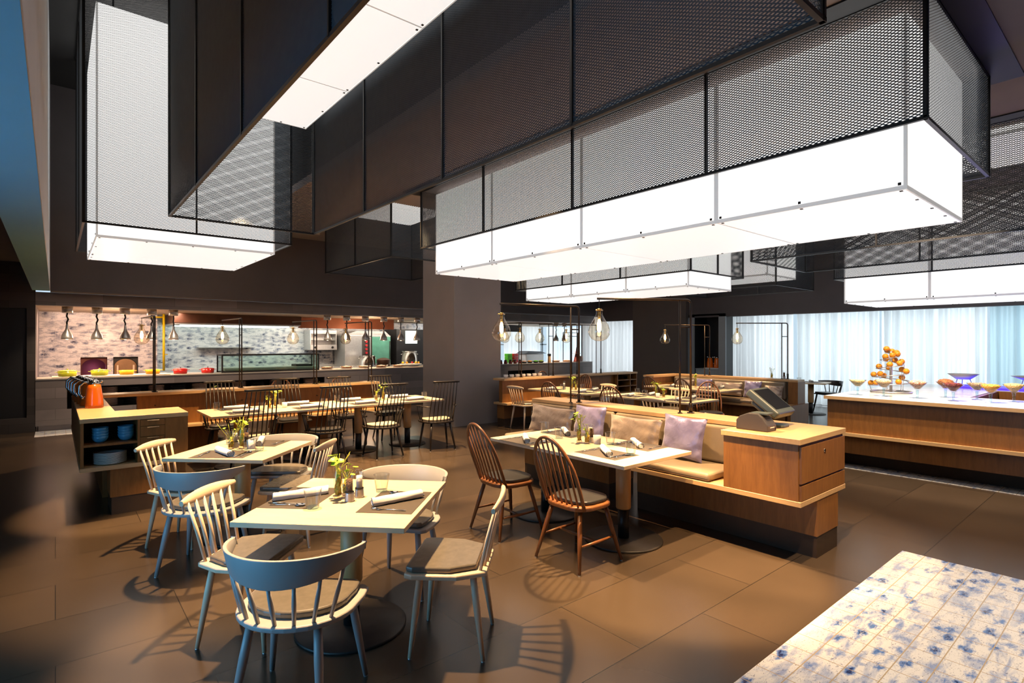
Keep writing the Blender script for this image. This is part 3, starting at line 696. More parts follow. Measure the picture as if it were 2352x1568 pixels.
def chair_bow(name, label, group, wood_, leather_):
    """low chair with a wide curved backrest band on seven spindles and a rounded seat"""
    t = thing(name, label, 'chair', (0, 0, 0), 0, group)
    back = arc(0, 0.0, 0.268, PI+0.12, 2*PI-0.12, 16, 0.235)
    seat = [(0.272, 0.10), (0.262, 0.185), (0.235, 0.212), (-0.235, 0.212), (-0.262, 0.185), (-0.272, 0.10)] + back
    MB().prism(seat, 0.422, 0.448, False).build('seat', wood_, t, bevel=0.009, seg=3)
    cu = [(x*0.86, (y-0.01)*0.80+0.030) for x, y in seat]
    MB().prism(cu, 0.4485, 0.482).build('cushion', leather_, t, bevel=0.012, seg=3)
    def bandp(a, h):                                   # band centre line at angle a
        r = 0.292+0.02*h; return (r*math.sin(a), 0.02-0.288*math.cos(a)-0.012*h)
    A = 1.52; n = 28
    th = 0.0085
    def fn(s):
        vs = []
        for i in range(n+1):
            u = -1+2*i/n; a = A*u; k = max(0, 1-abs(u)**1.8)
            zt = 0.742+0.004*k-0.006*abs(u)**6; zb = zt-(0.030+0.098*k**0.85)
            for z in (zb, (zb+zt)/2, zt):
                h = (z-0.64)/0.1; x, y = bandp(a, h); nx, ny = math.sin(a), -math.cos(a)
                vs.append((x+s*th*nx, y+s*th*ny, z))
        return vs
    mb = MB(); o_, i_ = fn(1), fn(-1); vs = o_+i_; q = len(o_); fs = []
    for i in range(n):
        for j in range(2):
            a = i*3+j; fs.append((a, a+3, a+4, a+1)); fs.append((q+a, q+a+1, q+a+4, q+a+3))
        fs.append((i*3+2, i*3+5, q+i*3+5, q+i*3+2)); fs.append((i*3, q+i*3, q+i*3+3, i*3+3))
    for i in (0, n):
        fs.append((i*3, i*3+1, q+i*3+1, q+i*3) if i else (i*3, q+i*3, q+i*3+1, i*3+1))
        fs.append((i*3+1, i*3+2, q+i*3+2, q+i*3+1) if i else (i*3+1, q+i*3+1, q+i*3+2, i*3+2))
    mb._add(vs, fs, True); mb.build('backrest', wood_, t, bevel=0.004)
    for i in range(7):
        u = (i-3)/3; a0 = 0.98*u; a1 = 1.08*u
        b = (0.245*math.sin(a0), 0.0-0.212*math.cos(a0), 0.445)
        k = max(0, 1-abs(a1/A)**1.8); zb = 0.744-(0.030+0.098*k**0.85)+0.012
        x, y = bandp(a1, (zb-0.64)/0.1)
        m = ((b[0]+x)/2, (b[1]+y)/2, (b[2]+zb)/2)
        MB().tube([b, m, (x, y, zb)], [0.0085, 0.0105, 0.0080], 8).build('spindle', wood_, t)
    for sx in (-1, 1):
        leg(t, (sx*0.185, 0.150, 0.425), (sx*0.240, 0.205, 0.006), 0.020, 0.0125, wood_)
        leg(t, (sx*0.150, -0.130, 0.425), (sx*0.200, -0.215, 0.006), 0.020, 0.0125, wood_)
    return t
def chair_tall(name, label, group, wood_, leather_):
    """high back armchair: eight long spindles to a straight top rail, thin bent arms"""
    t = thing(name, label, 'chair', (0, 0, 0), 0, group)
    back = arc(0, -0.01, 0.255, PI+0.1, 2*PI-0.1, 14, 0.20)
    seat = [(0.268, 0.08), (0.258, 0.17), (0.225, 0.205), (-0.225, 0.205), (-0.258, 0.17), (-0.268, 0.08)] + back
    MB().prism(seat, 0.412, 0.440).build('seat', wood_, t, bevel=0.009, seg=2)
    cu = [(x*0.80, (y-0.01)*0.76+0.035) for x, y in seat]
    MB().prism(cu, 0.4405, 0.470).build('cushion', leather_, t, bevel=0.011, seg=2)
    for i in range(8):
        u = -1+2*i/7
        b = (0.195*u, -0.175+0.055*u*u, 0.436); e = (0.178*u, -0.345+0.012*u*u, 1.045)
        m = (0.196*u, -0.247+0.035*u*u, 0.70)
        MB().tube([b, m, e], [0.0075, 0.0085, 0.0068], 6).build('spindle', wood_, t)
    MB().tube([(0.212*(-1+i/4), -0.350+0.018*(-1+i/4)**2, 1.053) for i in range(9)], 0.0125, 8, 0.0155, up=(0, -0.2, 1)).build('top_rail', wood_, t)
    for sx in (-1, 1):
        MB().tube([(sx*0.196, -0.200, 0.665), (sx*0.250, -0.14, 0.668), (sx*0.292, 0.0, 0.672), (sx*0.300, 0.10, 0.668), (sx*0.296, 0.135, 0.664)], [0.011, 0.013, 0.014, 0.014, 0.010], 8, [0.008, 0.009, 0.010, 0.010, 0.008]).build('arm', wood_, t)
        for yy, yt in ((0.02, 0.03), (0.10, 0.11)):
            MB().tube([(sx*0.246, yy, 0.436), (sx*0.296, yt, 0.668)], [0.0085, 0.007], 6).build('arm_spindle', wood_, t)
        leg(t, (sx*0.180, 0.140, 0.415), (sx*0.235, 0.185, 0.006), 0.0185, 0.011, wood_)
        leg(t, (sx*0.150, -0.110, 0.415), (sx*0.205, -0.205, 0.006), 0.0185, 0.011, wood_)
    return t
def chair_hoop(name, label, group, wood_, leather_):
    """hoop back chair with spindles, round seat pad and H stretcher"""
    t = thing(name, label, 'chair', (0, 0, 0), 0, group)
    seat = rrect(-0.215, 0.215, -0.195, 0.215, 0.15, 6)
    MB().prism(seat, 0.418, 0.452).build('seat', wood_, t, bevel=0.010, seg=2)
    MB().prism([(x*0.86, y*0.84+0.022) for x, y in seat], 0.4525, 0.482).build('cushion', leather_, t, bevel=0.012, seg=3)
    n = 26; pts = []
    def hoop(a):                                       # a: 0..pi along the bow
        x = 0.222*math.cos(a)*(1.0-0.13*max(0, 0.5-math.sin(a))/0.5*1.0); z = 0.43+0.525*math.sin(a)**0.72
        return (x, -0.135-0.185*(z-0.43)/0.525-0.015*math.sin(a), z)
    for i in range(n+1): pts.append(hoop(0.0001+(PI-0.0002)*i/n))
    MB().tube(pts, 0.0115, 8, 0.0155, up=(0, 1, 0.3)).build('hoop', wood_, t)
    for i in range(7):
        u = (i-3)/3*0.78
        b = (0.150*u/0.78, -0.165+0.02*u*u, 0.448); a = math.acos(max(-1, min(1, u*0.90))); e = hoop(a)
        MB().tube([b, tuple((p+q)/2 for p, q in zip(b, e)), e], [0.0075, 0.0088, 0.0062], 6).build('spindle', wood_, t)
    for sx in (-1, 1):
        leg(t, (sx*0.145, 0.140, 0.42), (sx*0.232, 0.228, 0.006), 0.0185, 0.0115, wood_)
        leg(t, (sx*0.140, -0.125, 0.42), (sx*0.225, -0.222, 0.006), 0.0185, 0.0115, wood_)
        MB().tube([(sx*0.196, 0.190, 0.185), (sx*0.196, 0.0, 0.182), (sx*0.190, -0.182, 0.180)], [0.008, 0.0125, 0.008], 8).build('stretcher', wood_, t)
    MB().tube([(-0.196, 0.0, 0.182), (0, 0, 0.182), (0.196, 0, 0.182)], [0.008, 0.012, 0.008], 8).build('stretcher', wood_, t)
    return t

GW, GG = 'cream spindle chairs', 'low grey bow backed chairs'
PT = dict()
def put(kind, x, y, deg, label, leather=None, first={}):
    make, name, grp, wd, lt = kind
    rz = math.radians(deg)
    key = (name, wd)
    if key not in first:
        t = make(name, label, grp, wd, leather or lt); t.location = (x, y, 0); t.rotation_euler = (0, 0, rz); first[key] = t; return t
    return dup(first[key], (x, y, 0), rz, label, grp, {'cushion': leather or lt} )
WHITE = (chair_spindle, 'spindle_chair', GW, 'cream', 'leather')
GREY = (chair_bow, 'bow_back_chair', GG, 'grey', 'leather')
TALL = (chair_tall, 'high_back_armchair', 'black high backed armchairs', 'black', 'leather_pale')
HOOP = (chair_hoop, 'hoop_back_chair', 'brown hoop backed chairs', 'windsor', 'leather_blk')
BLKB = (chair_bow, 'black_bow_chair', 'low black bow backed chairs', 'black', 'leather_blk')
# nearest square table
put(GREY, 0.855, 2.545, -45, 'grey bow backed chair nearest the camera, its back turned to us')
put(WHITE, 0.850, 3.315, -135, 'cream spindle chair on the left of the nearest table, partly behind the grey chair')
put(WHITE, 1.680, 2.512, 45, 'cream spindle chair seen from the side at the right of the nearest table')
put(GREY, 1.805, 3.335, 126, 'grey bow backed chair on the far side of the nearest table')
# second square table
put(WHITE, 0.825, 5.215, -133, 'cream spindle chair beside the service cabinet drawers')
put(GREY, 0.830, 4.535, -42, 'grey bow backed chair lit blue, back to us, in front of the second table')
put(GREY, 1.620, 5.270, 142, 'grey bow backed chair facing us on the far side of the second table')
put(WHITE, 1.545, 4.660, 48, 'cream spindle chair seen edge on between the two square tables')
# long table: near row then far row
put(TALL, 1.950, 7.47, 2, 'black high back armchair, leftmost of the near row at the long table')
put(TALL, 2.860, 7.38, -2, 'black high back armchair with black seat pad, second in the near row', 'leather_blk')
put(TALL, 3.655, 7.28, 0, 'black high back armchair third from the left in the near row at the long table')
put(TALL, 4.556, 7.25, -10, 'black high back armchair, right end of the near row, before the grey column')
put(TALL, 1.880, 8.72, 180, 'black high back armchair facing us at the left end of the far row', 'leather_blk')
put(TALL, 2.840, 8.76, 178, 'black high back armchair facing us behind the tall vase on the long table', 'leather_blk')
put(TALL, 3.690, 8.62, 183, 'black high back armchair facing us under the gap between the two right lamps', 'leather_blk')
put(TALL, 4.400, 8.55, 180, 'black high back armchair facing us at the right end of the far row', 'leather_blk')
# banquette table
put(HOOP, 3.020, 3.700, -94, 'brown hoop backed chair at the left of the banquette table, farther from us')
put(HOOP, 3.035, 2.858, -90, 'brown hoop backed chair nearest us at the banquette table')
# tables behind the banquette
put(WHITE, 6.98, 7.98, -88, 'cream spindle chair beside the left end of the banquette, next to the grey column')
put(HOOP, 6.92, 6.98, -80, 'brown hoop backed chair behind the left end of the banquette')
put(HOOP, 8.42, 7.95, 100, 'reddish hoop backed chair on the far side of the table behind the banquette')
put(WHITE, 8.26, 7.20, 84, 'cream spindle chair facing left beside the shelves, behind the banquette')
put(HOOP, 6.93, 5.66, -72, 'brown hoop backed chair under the second clear bulb, behind the banquette')
put(WHITE, 7.06, 4.90, -92, 'cream spindle chair with its back to us behind the twin posts of the right lamp')
put(WHITE, 8.46, 5.66, 90, 'cream spindle chair facing left at the far side of the table before the far banquette')
put(HOOP, 8.48, 4.93, 128, 'brown hoop backed chair facing us above the card terminal printer, right of the lamp posts')
put(HOOP, 9.52, 6.72, -90, 'brown hoop backed chair at the left end of the far banquette table')
put(HOOP, 9.40, 5.86, -96, 'brown hoop backed chair in the middle before the far banquette')
# row between the low partition and the kitchen
put(BLKB, 1.30, 10.55, -88, 'low black chair behind the left lamp post, seen over the partition shelf')
put(BLKB, 2.10, 11.35, 165, 'low black chair right of the small vase, seen over the partition shelf', None)
put(HOOP, 3.42, 11.15, -20, 'hoop backed chair left of centre before the plate niche')
put(HOOP, 4.30, 11.05, 20, 'hoop backed chair behind the second lamp posts before the plate niche')
put(HOOP, 9.05, 9.95, -10, 'hoop backed chair behind the shelf by the cups, under the far counter')
# by the window
put(BLKB, 13.95, 5.10, 62, 'black bow backed chair by the curtain at the small window table')
put(WHITE, 13.05, 5.62, -100, 'cream spindle chair at the small window table, beside the end of the far banquette')

# ---------------------------------------------------------------- tables
def pedestal(t, x, y, r, h=0.70, disc=0.31):
    MB().lathe([(disc, 0), (disc, 0.010), (disc-0.006, 0.016), (0.05, 0.019), (0, 0.019)], 40, (x, y, 0)).build('base_disc', 'disc', t)
    MB().lathe([(0.046, 0.018), (0.046, 0.262)], 20, (x, y, 0)).build('foot_sleeve', 'metal_black', t)
    MB().lathe([(r*0.92, 0.258), (r, 0.27), (r, h)], 24, (x, y, 0)).build('column', 'pole_wood', t)
def table(label, x, y, rz, sx, sy, peds=((0, 0),), group=None, disc=0.31):
    t = thing('dining_table', label, 'table', (x, y, 0), rz, group)
    BX(-sx/2, sx/2, -sy/2, sy/2, 0.702, 0.730).build('tabletop', 'ash', t, bevel=0.002, seg=1)
    for px, py in peds: pedestal(t, px, py, 0.062, 0.70, disc)
    return t
D = PI/4
table('square pale wood table nearest the camera, laid for two', 1.314, 3.02, -0.80, 0.905, 0.905)
table('square pale wood table with a candle, behind the nearest one', 1.226, 5.05, -0.785, 0.83, 0.83)
table('long pale table with two pedestals in front of the cushioned banquette', 3.63, 3.34, 0, 0.885, 1.60, ((0.0, -0.44), (0.0, 0.5)), None, 0.32)
for i, (x, w_) in enumerate(((1.88, 'leftmost square of the long row of tables'), (2.72, 'second square from left in the long row, under vases'), (3.56, 'third square from the left in the long row of tables'), (4.40, 'right end square of the long row by the grey column'))):
    table('pale table, ' + w_, x, 7.93, 0, 0.838, 0.90, group='square tables pushed into one long row', disc=0.29)
table('pale wood table behind the left half of the banquette, before the low shelves', 7.66, 7.36, 0, 0.92, 1.55, ((0, -0.4), (0, 0.4)))
table('pale wood table behind the right half of the banquette', 7.73, 5.42, 0, 0.86, 1.65, ((0, -0.45), (0, 0.45)))
table('pale wood table in front of the far banquette', 9.93, 6.20, 0, 0.82, 1.75, ((0, -0.5), (0, 0.5)))
table('small pale table by the curtains with a black chair', 13.42, 5.28, 0.2, 0.72, 0.72)
table('pale wood table left of the lamp post behind the partition shelf', 1.95, 10.55, 0, 0.80, 0.80)
table('pale wood table behind the partition shelf, carrying the second small vase', 3.75, 10.55, 0, 1.1, 0.80)

# ---------------------------------------------------------------- service cabinet at left with the L shaped wing
t = thing('service_cabinet', 'brown service cabinet with open shelves of blue bowls and three drawers', 'cabinet', (0.17, 6.36, 0))
def lb(x0, x1, y0, y1, z0, z1): return BX(x0-0.17, x1-0.17, y0-6.36, y1-6.36, z0, z1)
MB().prism([(0, 0), (0.865, 0), (0.865, 0.57), (0.30, 0.57), (0.30, 2.78), (0, 2.78)], 0.893, 0.935).build('top_board', 'oak_edge', t, bevel=0.002, seg=1)
lb(0.17, 1.035, 6.36, 9.90, 0.440, 0.478).build('lower_board', 'oak_edge', t, bevel=0.002, seg=1)
cb = MB()
for (a, b, c, d, e, f) in ((0.175, 0.200, 6.37, 9.86, 0.479, 0.892),):
    cb.box(a-0.17, b-0.17, c-6.36, d-6.36, e, f)
cb.build('side_panel', 'walnut', t)
lb(0.61, 0.632, 6.37, 6.88, 0.479, 0.892).build('divider', 'walnut', t)
lb(0.20, 0.61, 6.375, 6.80, 0.668, 0.690).build('shelf', 'walnut', t)
lb(0.20, 1.03, 6.86, 6.90, 0.479, 0.892).build('back_panel', 'cab_in', t)
lb(0.202, 0.609, 6.80, 6.815, 0.479, 0.892).build('inner_back', 'cab_in', t)
for z0, z1 in ((0.826, 0.888), (0.724, 0.822), (0.482, 0.720)):
    d = lb(0.634, 0.834, 6.368, 6.80, z0, z1).build('drawer', 'walnut', t)
    h = BX(0.515, 0.615, -0.012, 0.006, z1-0.012, z1-0.004).build('drawer_handle', 'chrome', d)
lb(0.837, 1.033, 6.368, 6.86, 0.482, 0.890).build('door', 'walnut', t)
lb(0.40, 1.02, 6.42, 6.86, 0.165, 0.440).build('base', 'walnut', t)
lb(0.41, 1.02, 6.425, 6.86, 0, 0.165).build('plinth', 'plinth', t)
lb(0.38, 0.44, 7.2, 9.86, 0.0, 0.440).build('wing_base', 'walnut', t)
lb(0.43, 0.46, 6.92, 9.86, 0.479, 0.892).build('wing_back', 'walnut', t)

def bowl_prof(r, h, th=0.005): return [(r*0.45, 0), (r*0.72, h*0.2), (r*0.93, h*0.6), (r, h), (r-th, h), (r*0.88, h*0.6), (r*0.66, h*0.24), (0, h*0.12)]
def bowl(name, r, h, mat, label, loc, grp, n=24):
    o = MB().lathe(bowl_prof(r, h), n).build(name, mat); o.location = loc; return tag(o, label, 'bowl', grp)
first = None
POSN = ['topmost', 'second from the top', 'third from the top', 'bottom']
for sx, which in ((0.327, 'left'), (0.528, 'right')):
    for k in range(4):
        l = 'blue glazed bowl, %s of the %s stack in the service cabinet' % (POSN[3-k], which)
        loc = (sx, 6.50, 0.6905+k*0.0262)
        if first is None: first = bowl('bowl', 0.068, 0.062, 'blue_glaze', l, loc, 'blue bowls in the cabinet')
        else:
            c = first.copy(); C.objects.link(c); c.location = loc; c['label'] = l
plate = None
for k in range(11):
    loc = (0.405, 6.52, 0.4785+k*0.0096)
    if plate is None:
        plate = MB().lathe([(0.07, 0), (0.10, 0.004), (0.132, 0.014), (0.133, 0.017), (0.098, 0.008), (0, 0.006)], 32).build('plate', 'white_glaze'); plate.location = loc
        tag(plate, 'white plate, bottom of the stack on the cabinet floor', 'plate', 'white plates in the cabinet')
    else:
        c = plate.copy(); C.objects.link(c); c.location = loc
        c['label'] = 'white plate on top of the stack on the cabinet floor' if k == 10 else 'white plate within the stack of plates on the cabinet floor'

# ---------------------------------------------------------------- orange vacuum jugs
def jug(label, x, y, z, s=1.0, rz=0.0, ring=True):
    t = thing('vacuum_jug', label, 'jug', (x, y, z), rz, 'orange vacuum jugs')
    H = 0.215*s
    MB().lathe([(0.066*s, 0), (0.070*s, 0.004), (0.0695*s, 0.03*s), (0.064*s, 0.11*s), (0.054*s, 0.175*s), (0.047*s, H)], 28).build('body', 'orange_enamel', t)
    MB().lathe([(0.048*s, H), (0.048*s, H+0.012*s), (0.035*s, H+0.030*s), (0.016*s, H+0.040*s), (0, H+0.041*s)], 24).build('lid', 'chrome', t)
    MB().tube([(-0.030*s, 0, H+0.012*s), (-0.060*s, 0, H+0.026*s), (-0.066*s, 0, H+0.022*s)], [0.016*s, 0.010*s, 0.006*s], 10).build('spout', 'chrome', t)
    MB().tube([(0.040*s, 0, H+0.010*s), (0.075*s, 0, H+0.020*s), (0.108*s, 0, H-0.015*s), (0.112*s, 0, H-0.08*s), (0.090*s, 0, H-0.125*s), (0.066*s, 0, H-0.120*s)], 0.007*s, 8, 0.011*s).build('handle', 'chrome', t)
    return t
jugL = [(0.323, 7.42), (0.288, 7.74), (0.268, 8.02), (0.25, 8.30), (0.236, 8.58)]
jl = ['orange vacuum jug nearest us on the service cabinet wing', 'second orange vacuum jug on the service cabinet wing, behind the nearest', 'third orange vacuum jug in the row on the service cabinet wing', 'fourth orange vacuum jug in the row on the service cabinet wing', 'farthest orange vacuum jug in the row on the service cabinet wing']
for (x, y), l in zip(jugL, jl): jug(l, x, y, 0.9355, 1.18, math.radians(172))
t = thing('sideboard', 'pale grey sideboard inside the dark niche under two orange jugs', 'cabinet', (15.25, 8.795, 0))
BX(-0.30, 0.34, -0.39, 0.39, 0, 0.84).build('body', 'cabinet_grey', t); BX(-0.32, 0.34, -0.395, 0.395, 0.84, 0.87).build('top', 'cabinet_grey', t)
MB().box(-0.302, -0.30, -0.002, 0.002, 0.05, 0.83).build('door_gap', 'black_panel', t)
tr = BX(-0.12, 0.12, -0.24, 0.24, 0, 0.025).build('tray', 'white_glaze', loc=(15.15, 8.72, 0.8705)); tag(tr, 'white tray under the two orange jugs in the niche', 'tray')
jug('orange vacuum jug on the left in the dark niche', 15.15, 8.83, 0.896, 1.35, math.radians(-50)); jug('orange vacuum jug on the right in the dark niche', 15.15, 8.60, 0.896, 1.35, math.radians(-50))

# ---------------------------------------------------------------- partition with shelf (left) and with shelves (right)
def partition(label, x0, x1, yf, ends, panel_x0=None, ledge_x0=None):
    t = thing('bench_partition', label, 'partition', ((x0+x1)/2, yf, 0)); ox = (x0+x1)/2
    def b(a, c, d, e, f, g): return BX(a-ox, c-ox, d, e, f, g)
    b(x0, x1, 0.0, 0.36, 0.895, 0.935).build('top_shelf', 'oak_edge', t, bevel=0.002, seg=1)
    px = panel_x0 if panel_x0 is not None else x0+0.03
    b(px, x1-0.02, 0.10, 0.20, 0.462, 0.894).build('back_panel', 'walnut', t)
    lx = ledge_x0 if ledge_x0 is not None else x0
    b(lx, x1, -0.08, 0.34, 0.420, 0.460).build('ledge', 'oak_edge', t, bevel=0.002, seg=1)
    return t, b
t, b = partition('long brown bench partition with a shelf running behind the long row of tables', 0.475, 4.52, 9.14, 1, 0.88, 0.88)
for a, c in ((1.0, 1.9), (2.7, 3.6)): b(a, c, 0.12, 0.32, 0, 0.42).build('base', 'walnut', t)
t, b = partition('brown bench partition with shelf in front of the far counter, right of the grey column', 6.72, 10.15, 8.28, 1)
for a, c in ((6.78, 7.5), (8.6, 9.6)):
    b(a, c, 0.08, 0.30, 0.14, 0.42).build('base', 'walnut', t); b(a+0.01, c, 0.085, 0.30, 0, 0.14).build('plinth', 'plinth', t)
t = thing('pigeonhole_shelf', 'open brown pigeonhole shelf at the right end of the second partition', 'shelf', (10.5, 8.28, 0))
BX(-0.35, 0.38, -0.02, 0.36, 0.895, 0.935).build('top', 'oak_edge', t)
for x in (-0.35, 0.12, 0.36): BX(x, x+0.018, 0.0, 0.34, 0.461, 0.894).build('upright', 'walnut', t)
for z in (0.60, 0.745): BX(-0.332, 0.36, 0.0, 0.33, z, z+0.018).build('shelf', 'walnut', t)
BX(-0.35, 0.38, 0.33, 0.345, 0.461, 0.894).build('back', 'walnut', t); BX(-0.35, 0.45, -0.06, 0.34, 0.42, 0.46).build('ledge', 'oak_edge', t)
BX(-0.3, 0.35, 0.04, 0.30, 0, 0.42).build('base', 'walnut', t)
for i, (x, z, m, n) in enumerate(((10.68, 0.764, 'white_glaze', 'white'), (10.70, 0.619, 'dark_glaze', 'dark'), (10.70, 0.4785-0.0175, 'dark_glaze', 'lower dark'))):
    o = BX(-0.06, 0.06, -0.06, 0.06, 0, 0.07).build('napkin_box', m, bevel=0.004, loc=(x, 8.42, z)); tag(o, '%s box in the right column of the pigeonhole shelf' % n, 'box')

# ---------------------------------------------------------------- cushioned banquette with its shelf and the card terminal cabinet
t = thing('banquette', 'brown banquette with taupe seat and back cushions, a shelf along its back', 'banquette', (4.12, 1.69, 0))
def qb(x0, x1, y0, y1, z0, z1): return BX(x0-4.12, x1-4.12, y0-1.69, y1-1.69, z0, z1)
qb(4.12, 4.975, 1.69, 5.12, 0.442, 0.480).build('seat_board', 'oak_edge_y', t, bevel=0.002, seg=1)
qb(4.42, 4.83, 1.695, 3.36, 0.165, 0.442).build('base', 'walnut', t); qb(4.425, 4.825, 1.70, 3.36, 0, 0.165).build('plinth', 'plinth', t)
qb(4.42, 4.83, 3.72, 5.05, 0.165, 0.442).build('base', 'walnut', t); qb(4.425, 4.825, 3.72, 5.05, 0, 0.165).build('plinth', 'plinth', t)
qb(4.70, 4.74, 2.42, 5.10, 0.48, 0.894).build('back_panel', 'walnut', t)
qb(4.62, 4.975, 2.40, 5.14, 0.895, 0.935).build('top_shelf', 'oak_edge_y', t, bevel=0.002, seg=1)
def cushion(mb, x0, x1, y0, y1, z0, z1): return mb.box(x0-4.12, x1-4.12, y0-1.69, y1-1.69, z0, z1)
cushion(MB(), 4.13, 4.60, 2.42, 5.10, 0.481, 0.552).build('seat_cushion', 'taupe', t, bevel=0.028, seg=4)
for a, c in ((2.42, 3.795), (3.805, 5.10)): cushion(MB(), 4.60, 4.70, a, c, 0.545, 0.890).build('back_cushion', 'taupe', t, bevel=0.030, seg=4)
t = thing('till_cabinet', 'brown till cabinet with two drawers at the near end of the banquette', 'cabinet', (4.12, 1.69, 0.4805))
BX(0.005, 0.85, 0.02, 0.595, 0, 0.412).build('body', 'walnut', t)
BX(-0.01, 0.865, 0.0, 0.61, 0.414, 0.4545).build('top', 'oak_edge', t, bevel=0.002, seg=1)
d = BX(0.02, 0.845, 0.002, 0.019, 0.128, 0.392).build('drawer', 'walnut', t)
MB().tube([(0.43, 0.003, 0.325), (0.43, -0.004, 0.325)], 0.012, 16).build('keyhole', 'chrome', d)
MB().tube([(0.43, -0.004, 0.325), (0.43, -0.0055, 0.325)], 0.005, 10).box(0.427, 0.433, -0.0055, -0.004, 0.300, 0.322).build('key_slot', 'screen', d)
BX(0.02, 0.845, 0.002, 0.019, 0.004, 0.112).build('drawer', 'walnut', t)

# pillows
def pillow(label, mat, y0, y1, z0, z1, x, lean, roll=0.0, grp='satin pillows on the banquette', rz=0):
    W, H, T = (y1-y0), (z1-z0), 0.105
    r = random.Random(int(y0*100)); p1, p2 = r.random()*6, r.random()*6
    def fn(s):
        def g(u, v):
            a, b = 2*u-1, 2*v-1
            pinch = 1-0.085*(1-abs(b)**2)*abs(a)**3; pinch2 = 1-0.085*(1-abs(a)**2)*abs(b)**3
            d = ((1-a*a)*(1-b*b))**0.42
            wr = 0.006*math.sin(7*a+5*b+p1)*(abs(a)**1.5)+0.006*math.sin(9*b-6*a+p2)*(abs(b)**1.5)+0.004*math.sin(14*a*b+p1)
            return (s*(T/2*d+wr*min(1, d*3)), a*W/2*pinch, b*H/2*pinch2)
        return g
    mb = MB().grid(fn(-1), 22, 22); mb.grid(fn(1), 22, 22)
    o = mb.build('pillow', mat); me = o.data
    me.materials.clear(); me.materials.append(M[mat])
    o.location = (x, (y0+y1)/2, (z0+z1)/2); o.rotation_euler = (roll, lean, rz)
    return tag(o, label, 'pillow', grp)
pillow('taupe oblong satin pillow at the left end of the banquette', 'pil_taupe', 4.31, 5.04, 0.560, 0.885, 4.505, 0.20, 0.02)
pillow('lilac satin pillow between the two taupe ones, behind the vase', 'pil_lilac', 3.84, 4.29, 0.556, 0.945, 4.50, 0.20, -0.02)
pillow('taupe oblong satin pillow in the middle of the banquette, behind the candle', 'pil_taupe', 3.14, 3.79, 0.560, 0.885, 4.505, 0.20, 0.0)
pillow('lilac satin pillow nearest us, by the till cabinet', 'pil_lilac', 2.66, 3.11, 0.556, 0.955, 4.48, 0.20, 0.03)

# far banquette
t = thing('far_banquette', 'far brown banquette with grey back cushions in front of the white curtains', 'banquette', (10.1, 4.4, 0))
def fb(x0, x1, y0, y1, z0, z1): return BX(x0-10.1, x1-10.1, y0-4.4, y1-4.4, z0, z1)
MB().prism([(0.62, 0.05), (0.92, 0.05), (0.92, 2.95), (-0.22, 2.95), (-0.22, 2.68), (0.62, 2.68)], 0.895, 0.935).build('top_shelf', 'oak_edge', t)
fb(10.78, 10.98, 4.46, 7.30, 0.0, 0.894).build('back', 'taupe', t)
fb(9.90, 10.78, 7.12, 7.32, 0.0, 0.894).build('return_panel', 'walnut', t)
fb(10.12, 10.78, 4.46, 7.10, 0.435, 0.472).build('seat_board', 'oak_edge_y', t)
fb(10.30, 10.78, 4.50, 7.10, 0, 0.435).build('base', 'walnut', t)
fb(10.70, 11.02, 4.44, 4.62, 0.473, 0.894).build('end_cabinet', 'walnut', t)
fb(10.30, 11.08, 4.40, 4.46, 0, 0.48).build('end_panel', 'walnut', t)
fb(10.14, 10.66, 4.66, 7.10, 0.473, 0.545).build('seat_cushion', 'taupe', t, bevel=0.025, seg=3)
fb(10.66, 10.775, 4.66, 7.10, 0.55, 0.885).build('back_cushion', 'taupe', t, bevel=0.03, seg=3)
G2 = 'pillows on the far banquette'
pillow('pale pillow in the left corner of the far banquette', 'pil_taupe', 6.55, 7.0, 0.56, 0.85, 10.58, 0.2, 0, G2)
pillow('grey pillow behind the lamp posts on the far banquette', 'pil_lilac', 6.12, 6.50, 0.56, 0.88, 10.58, 0.2, 0, G2)
pillow('taupe oblong pillow in the middle of the far banquette', 'pil_taupe', 5.46, 6.08, 0.56, 0.84, 10.58, 0.2, 0, G2)
pillow('lilac square pillow right of centre on the far banquette', 'pil_lilac', 5.06, 5.42, 0.555, 0.89, 10.56, 0.2, 0, G2)
pillow('taupe oblong pillow at the right end of the far banquette, above the till screen', 'pil_taupe', 4.66, 5.02, 0.56, 0.82, 10.58, 0.2, 0, G2)

# ---------------------------------------------------------------- buffet island at right
t = thing('buffet_counter', 'brown buffet counter with a pale stone top at the right edge', 'counter', (7.9, 2.93, 0))
def ub(x0, x1, y0, y1, z0, z1): return BX(x0-7.9, x1-7.9, y0-2.93, y1-2.93, z0, z1)
mb = MB()
for q in ((7.86, 9.0, -3.5, 2.93), (9.0, 10.6, 1.62, 2.93), (10.6, 11.4, -3.5, 2.93)):
    mb.box(q[0]-7.9, q[1]-7.9, q[2]-2.93, q[3]-2.93, 0.925, 0.935)
mb.build('stone_top', 'white_counter', t)
mb = MB().box(-0.045, 0.005, -6.4, 0.0, 0.893, 0.9345)
mb.box(0.0, 3.5, -0.03, 0.0, 0.893, 0.9245).build('top_edge', 'oak_edge_y', t)
ub(7.90, 7.94, -3.5, 2.90, 0.470, 0.892).build('front_panel', 'walnut', t)
ub(7.94, 11.4, 2.86, 2.90, 0.0, 0.924).build('end_panel', 'walnut', t)
ub(7.86, 8.14, -3.5, 2.91, 0.430, 0.470).build('ledge', 'oak_edge_y', t)
ub(7.93, 7.97, -3.5, 2.88, 0.200, 0.430).build('lower_panel', 'walnut', t)
ub(8.26, 8.30, -3.5, 2.86, 0.0, 0.430).build('plinth', 'plinth', t)
mb = MB().box(1.06, 1.10, -6.4, -1.31, 0.0, 0.924).box(1.10, 2.70, -1.35, -1.31, 0.0, 0.924).box(2.70, 2.74, -6.4, -1.31, 0, 0.924)
mb.build('inner_panel', 'walnut', t)
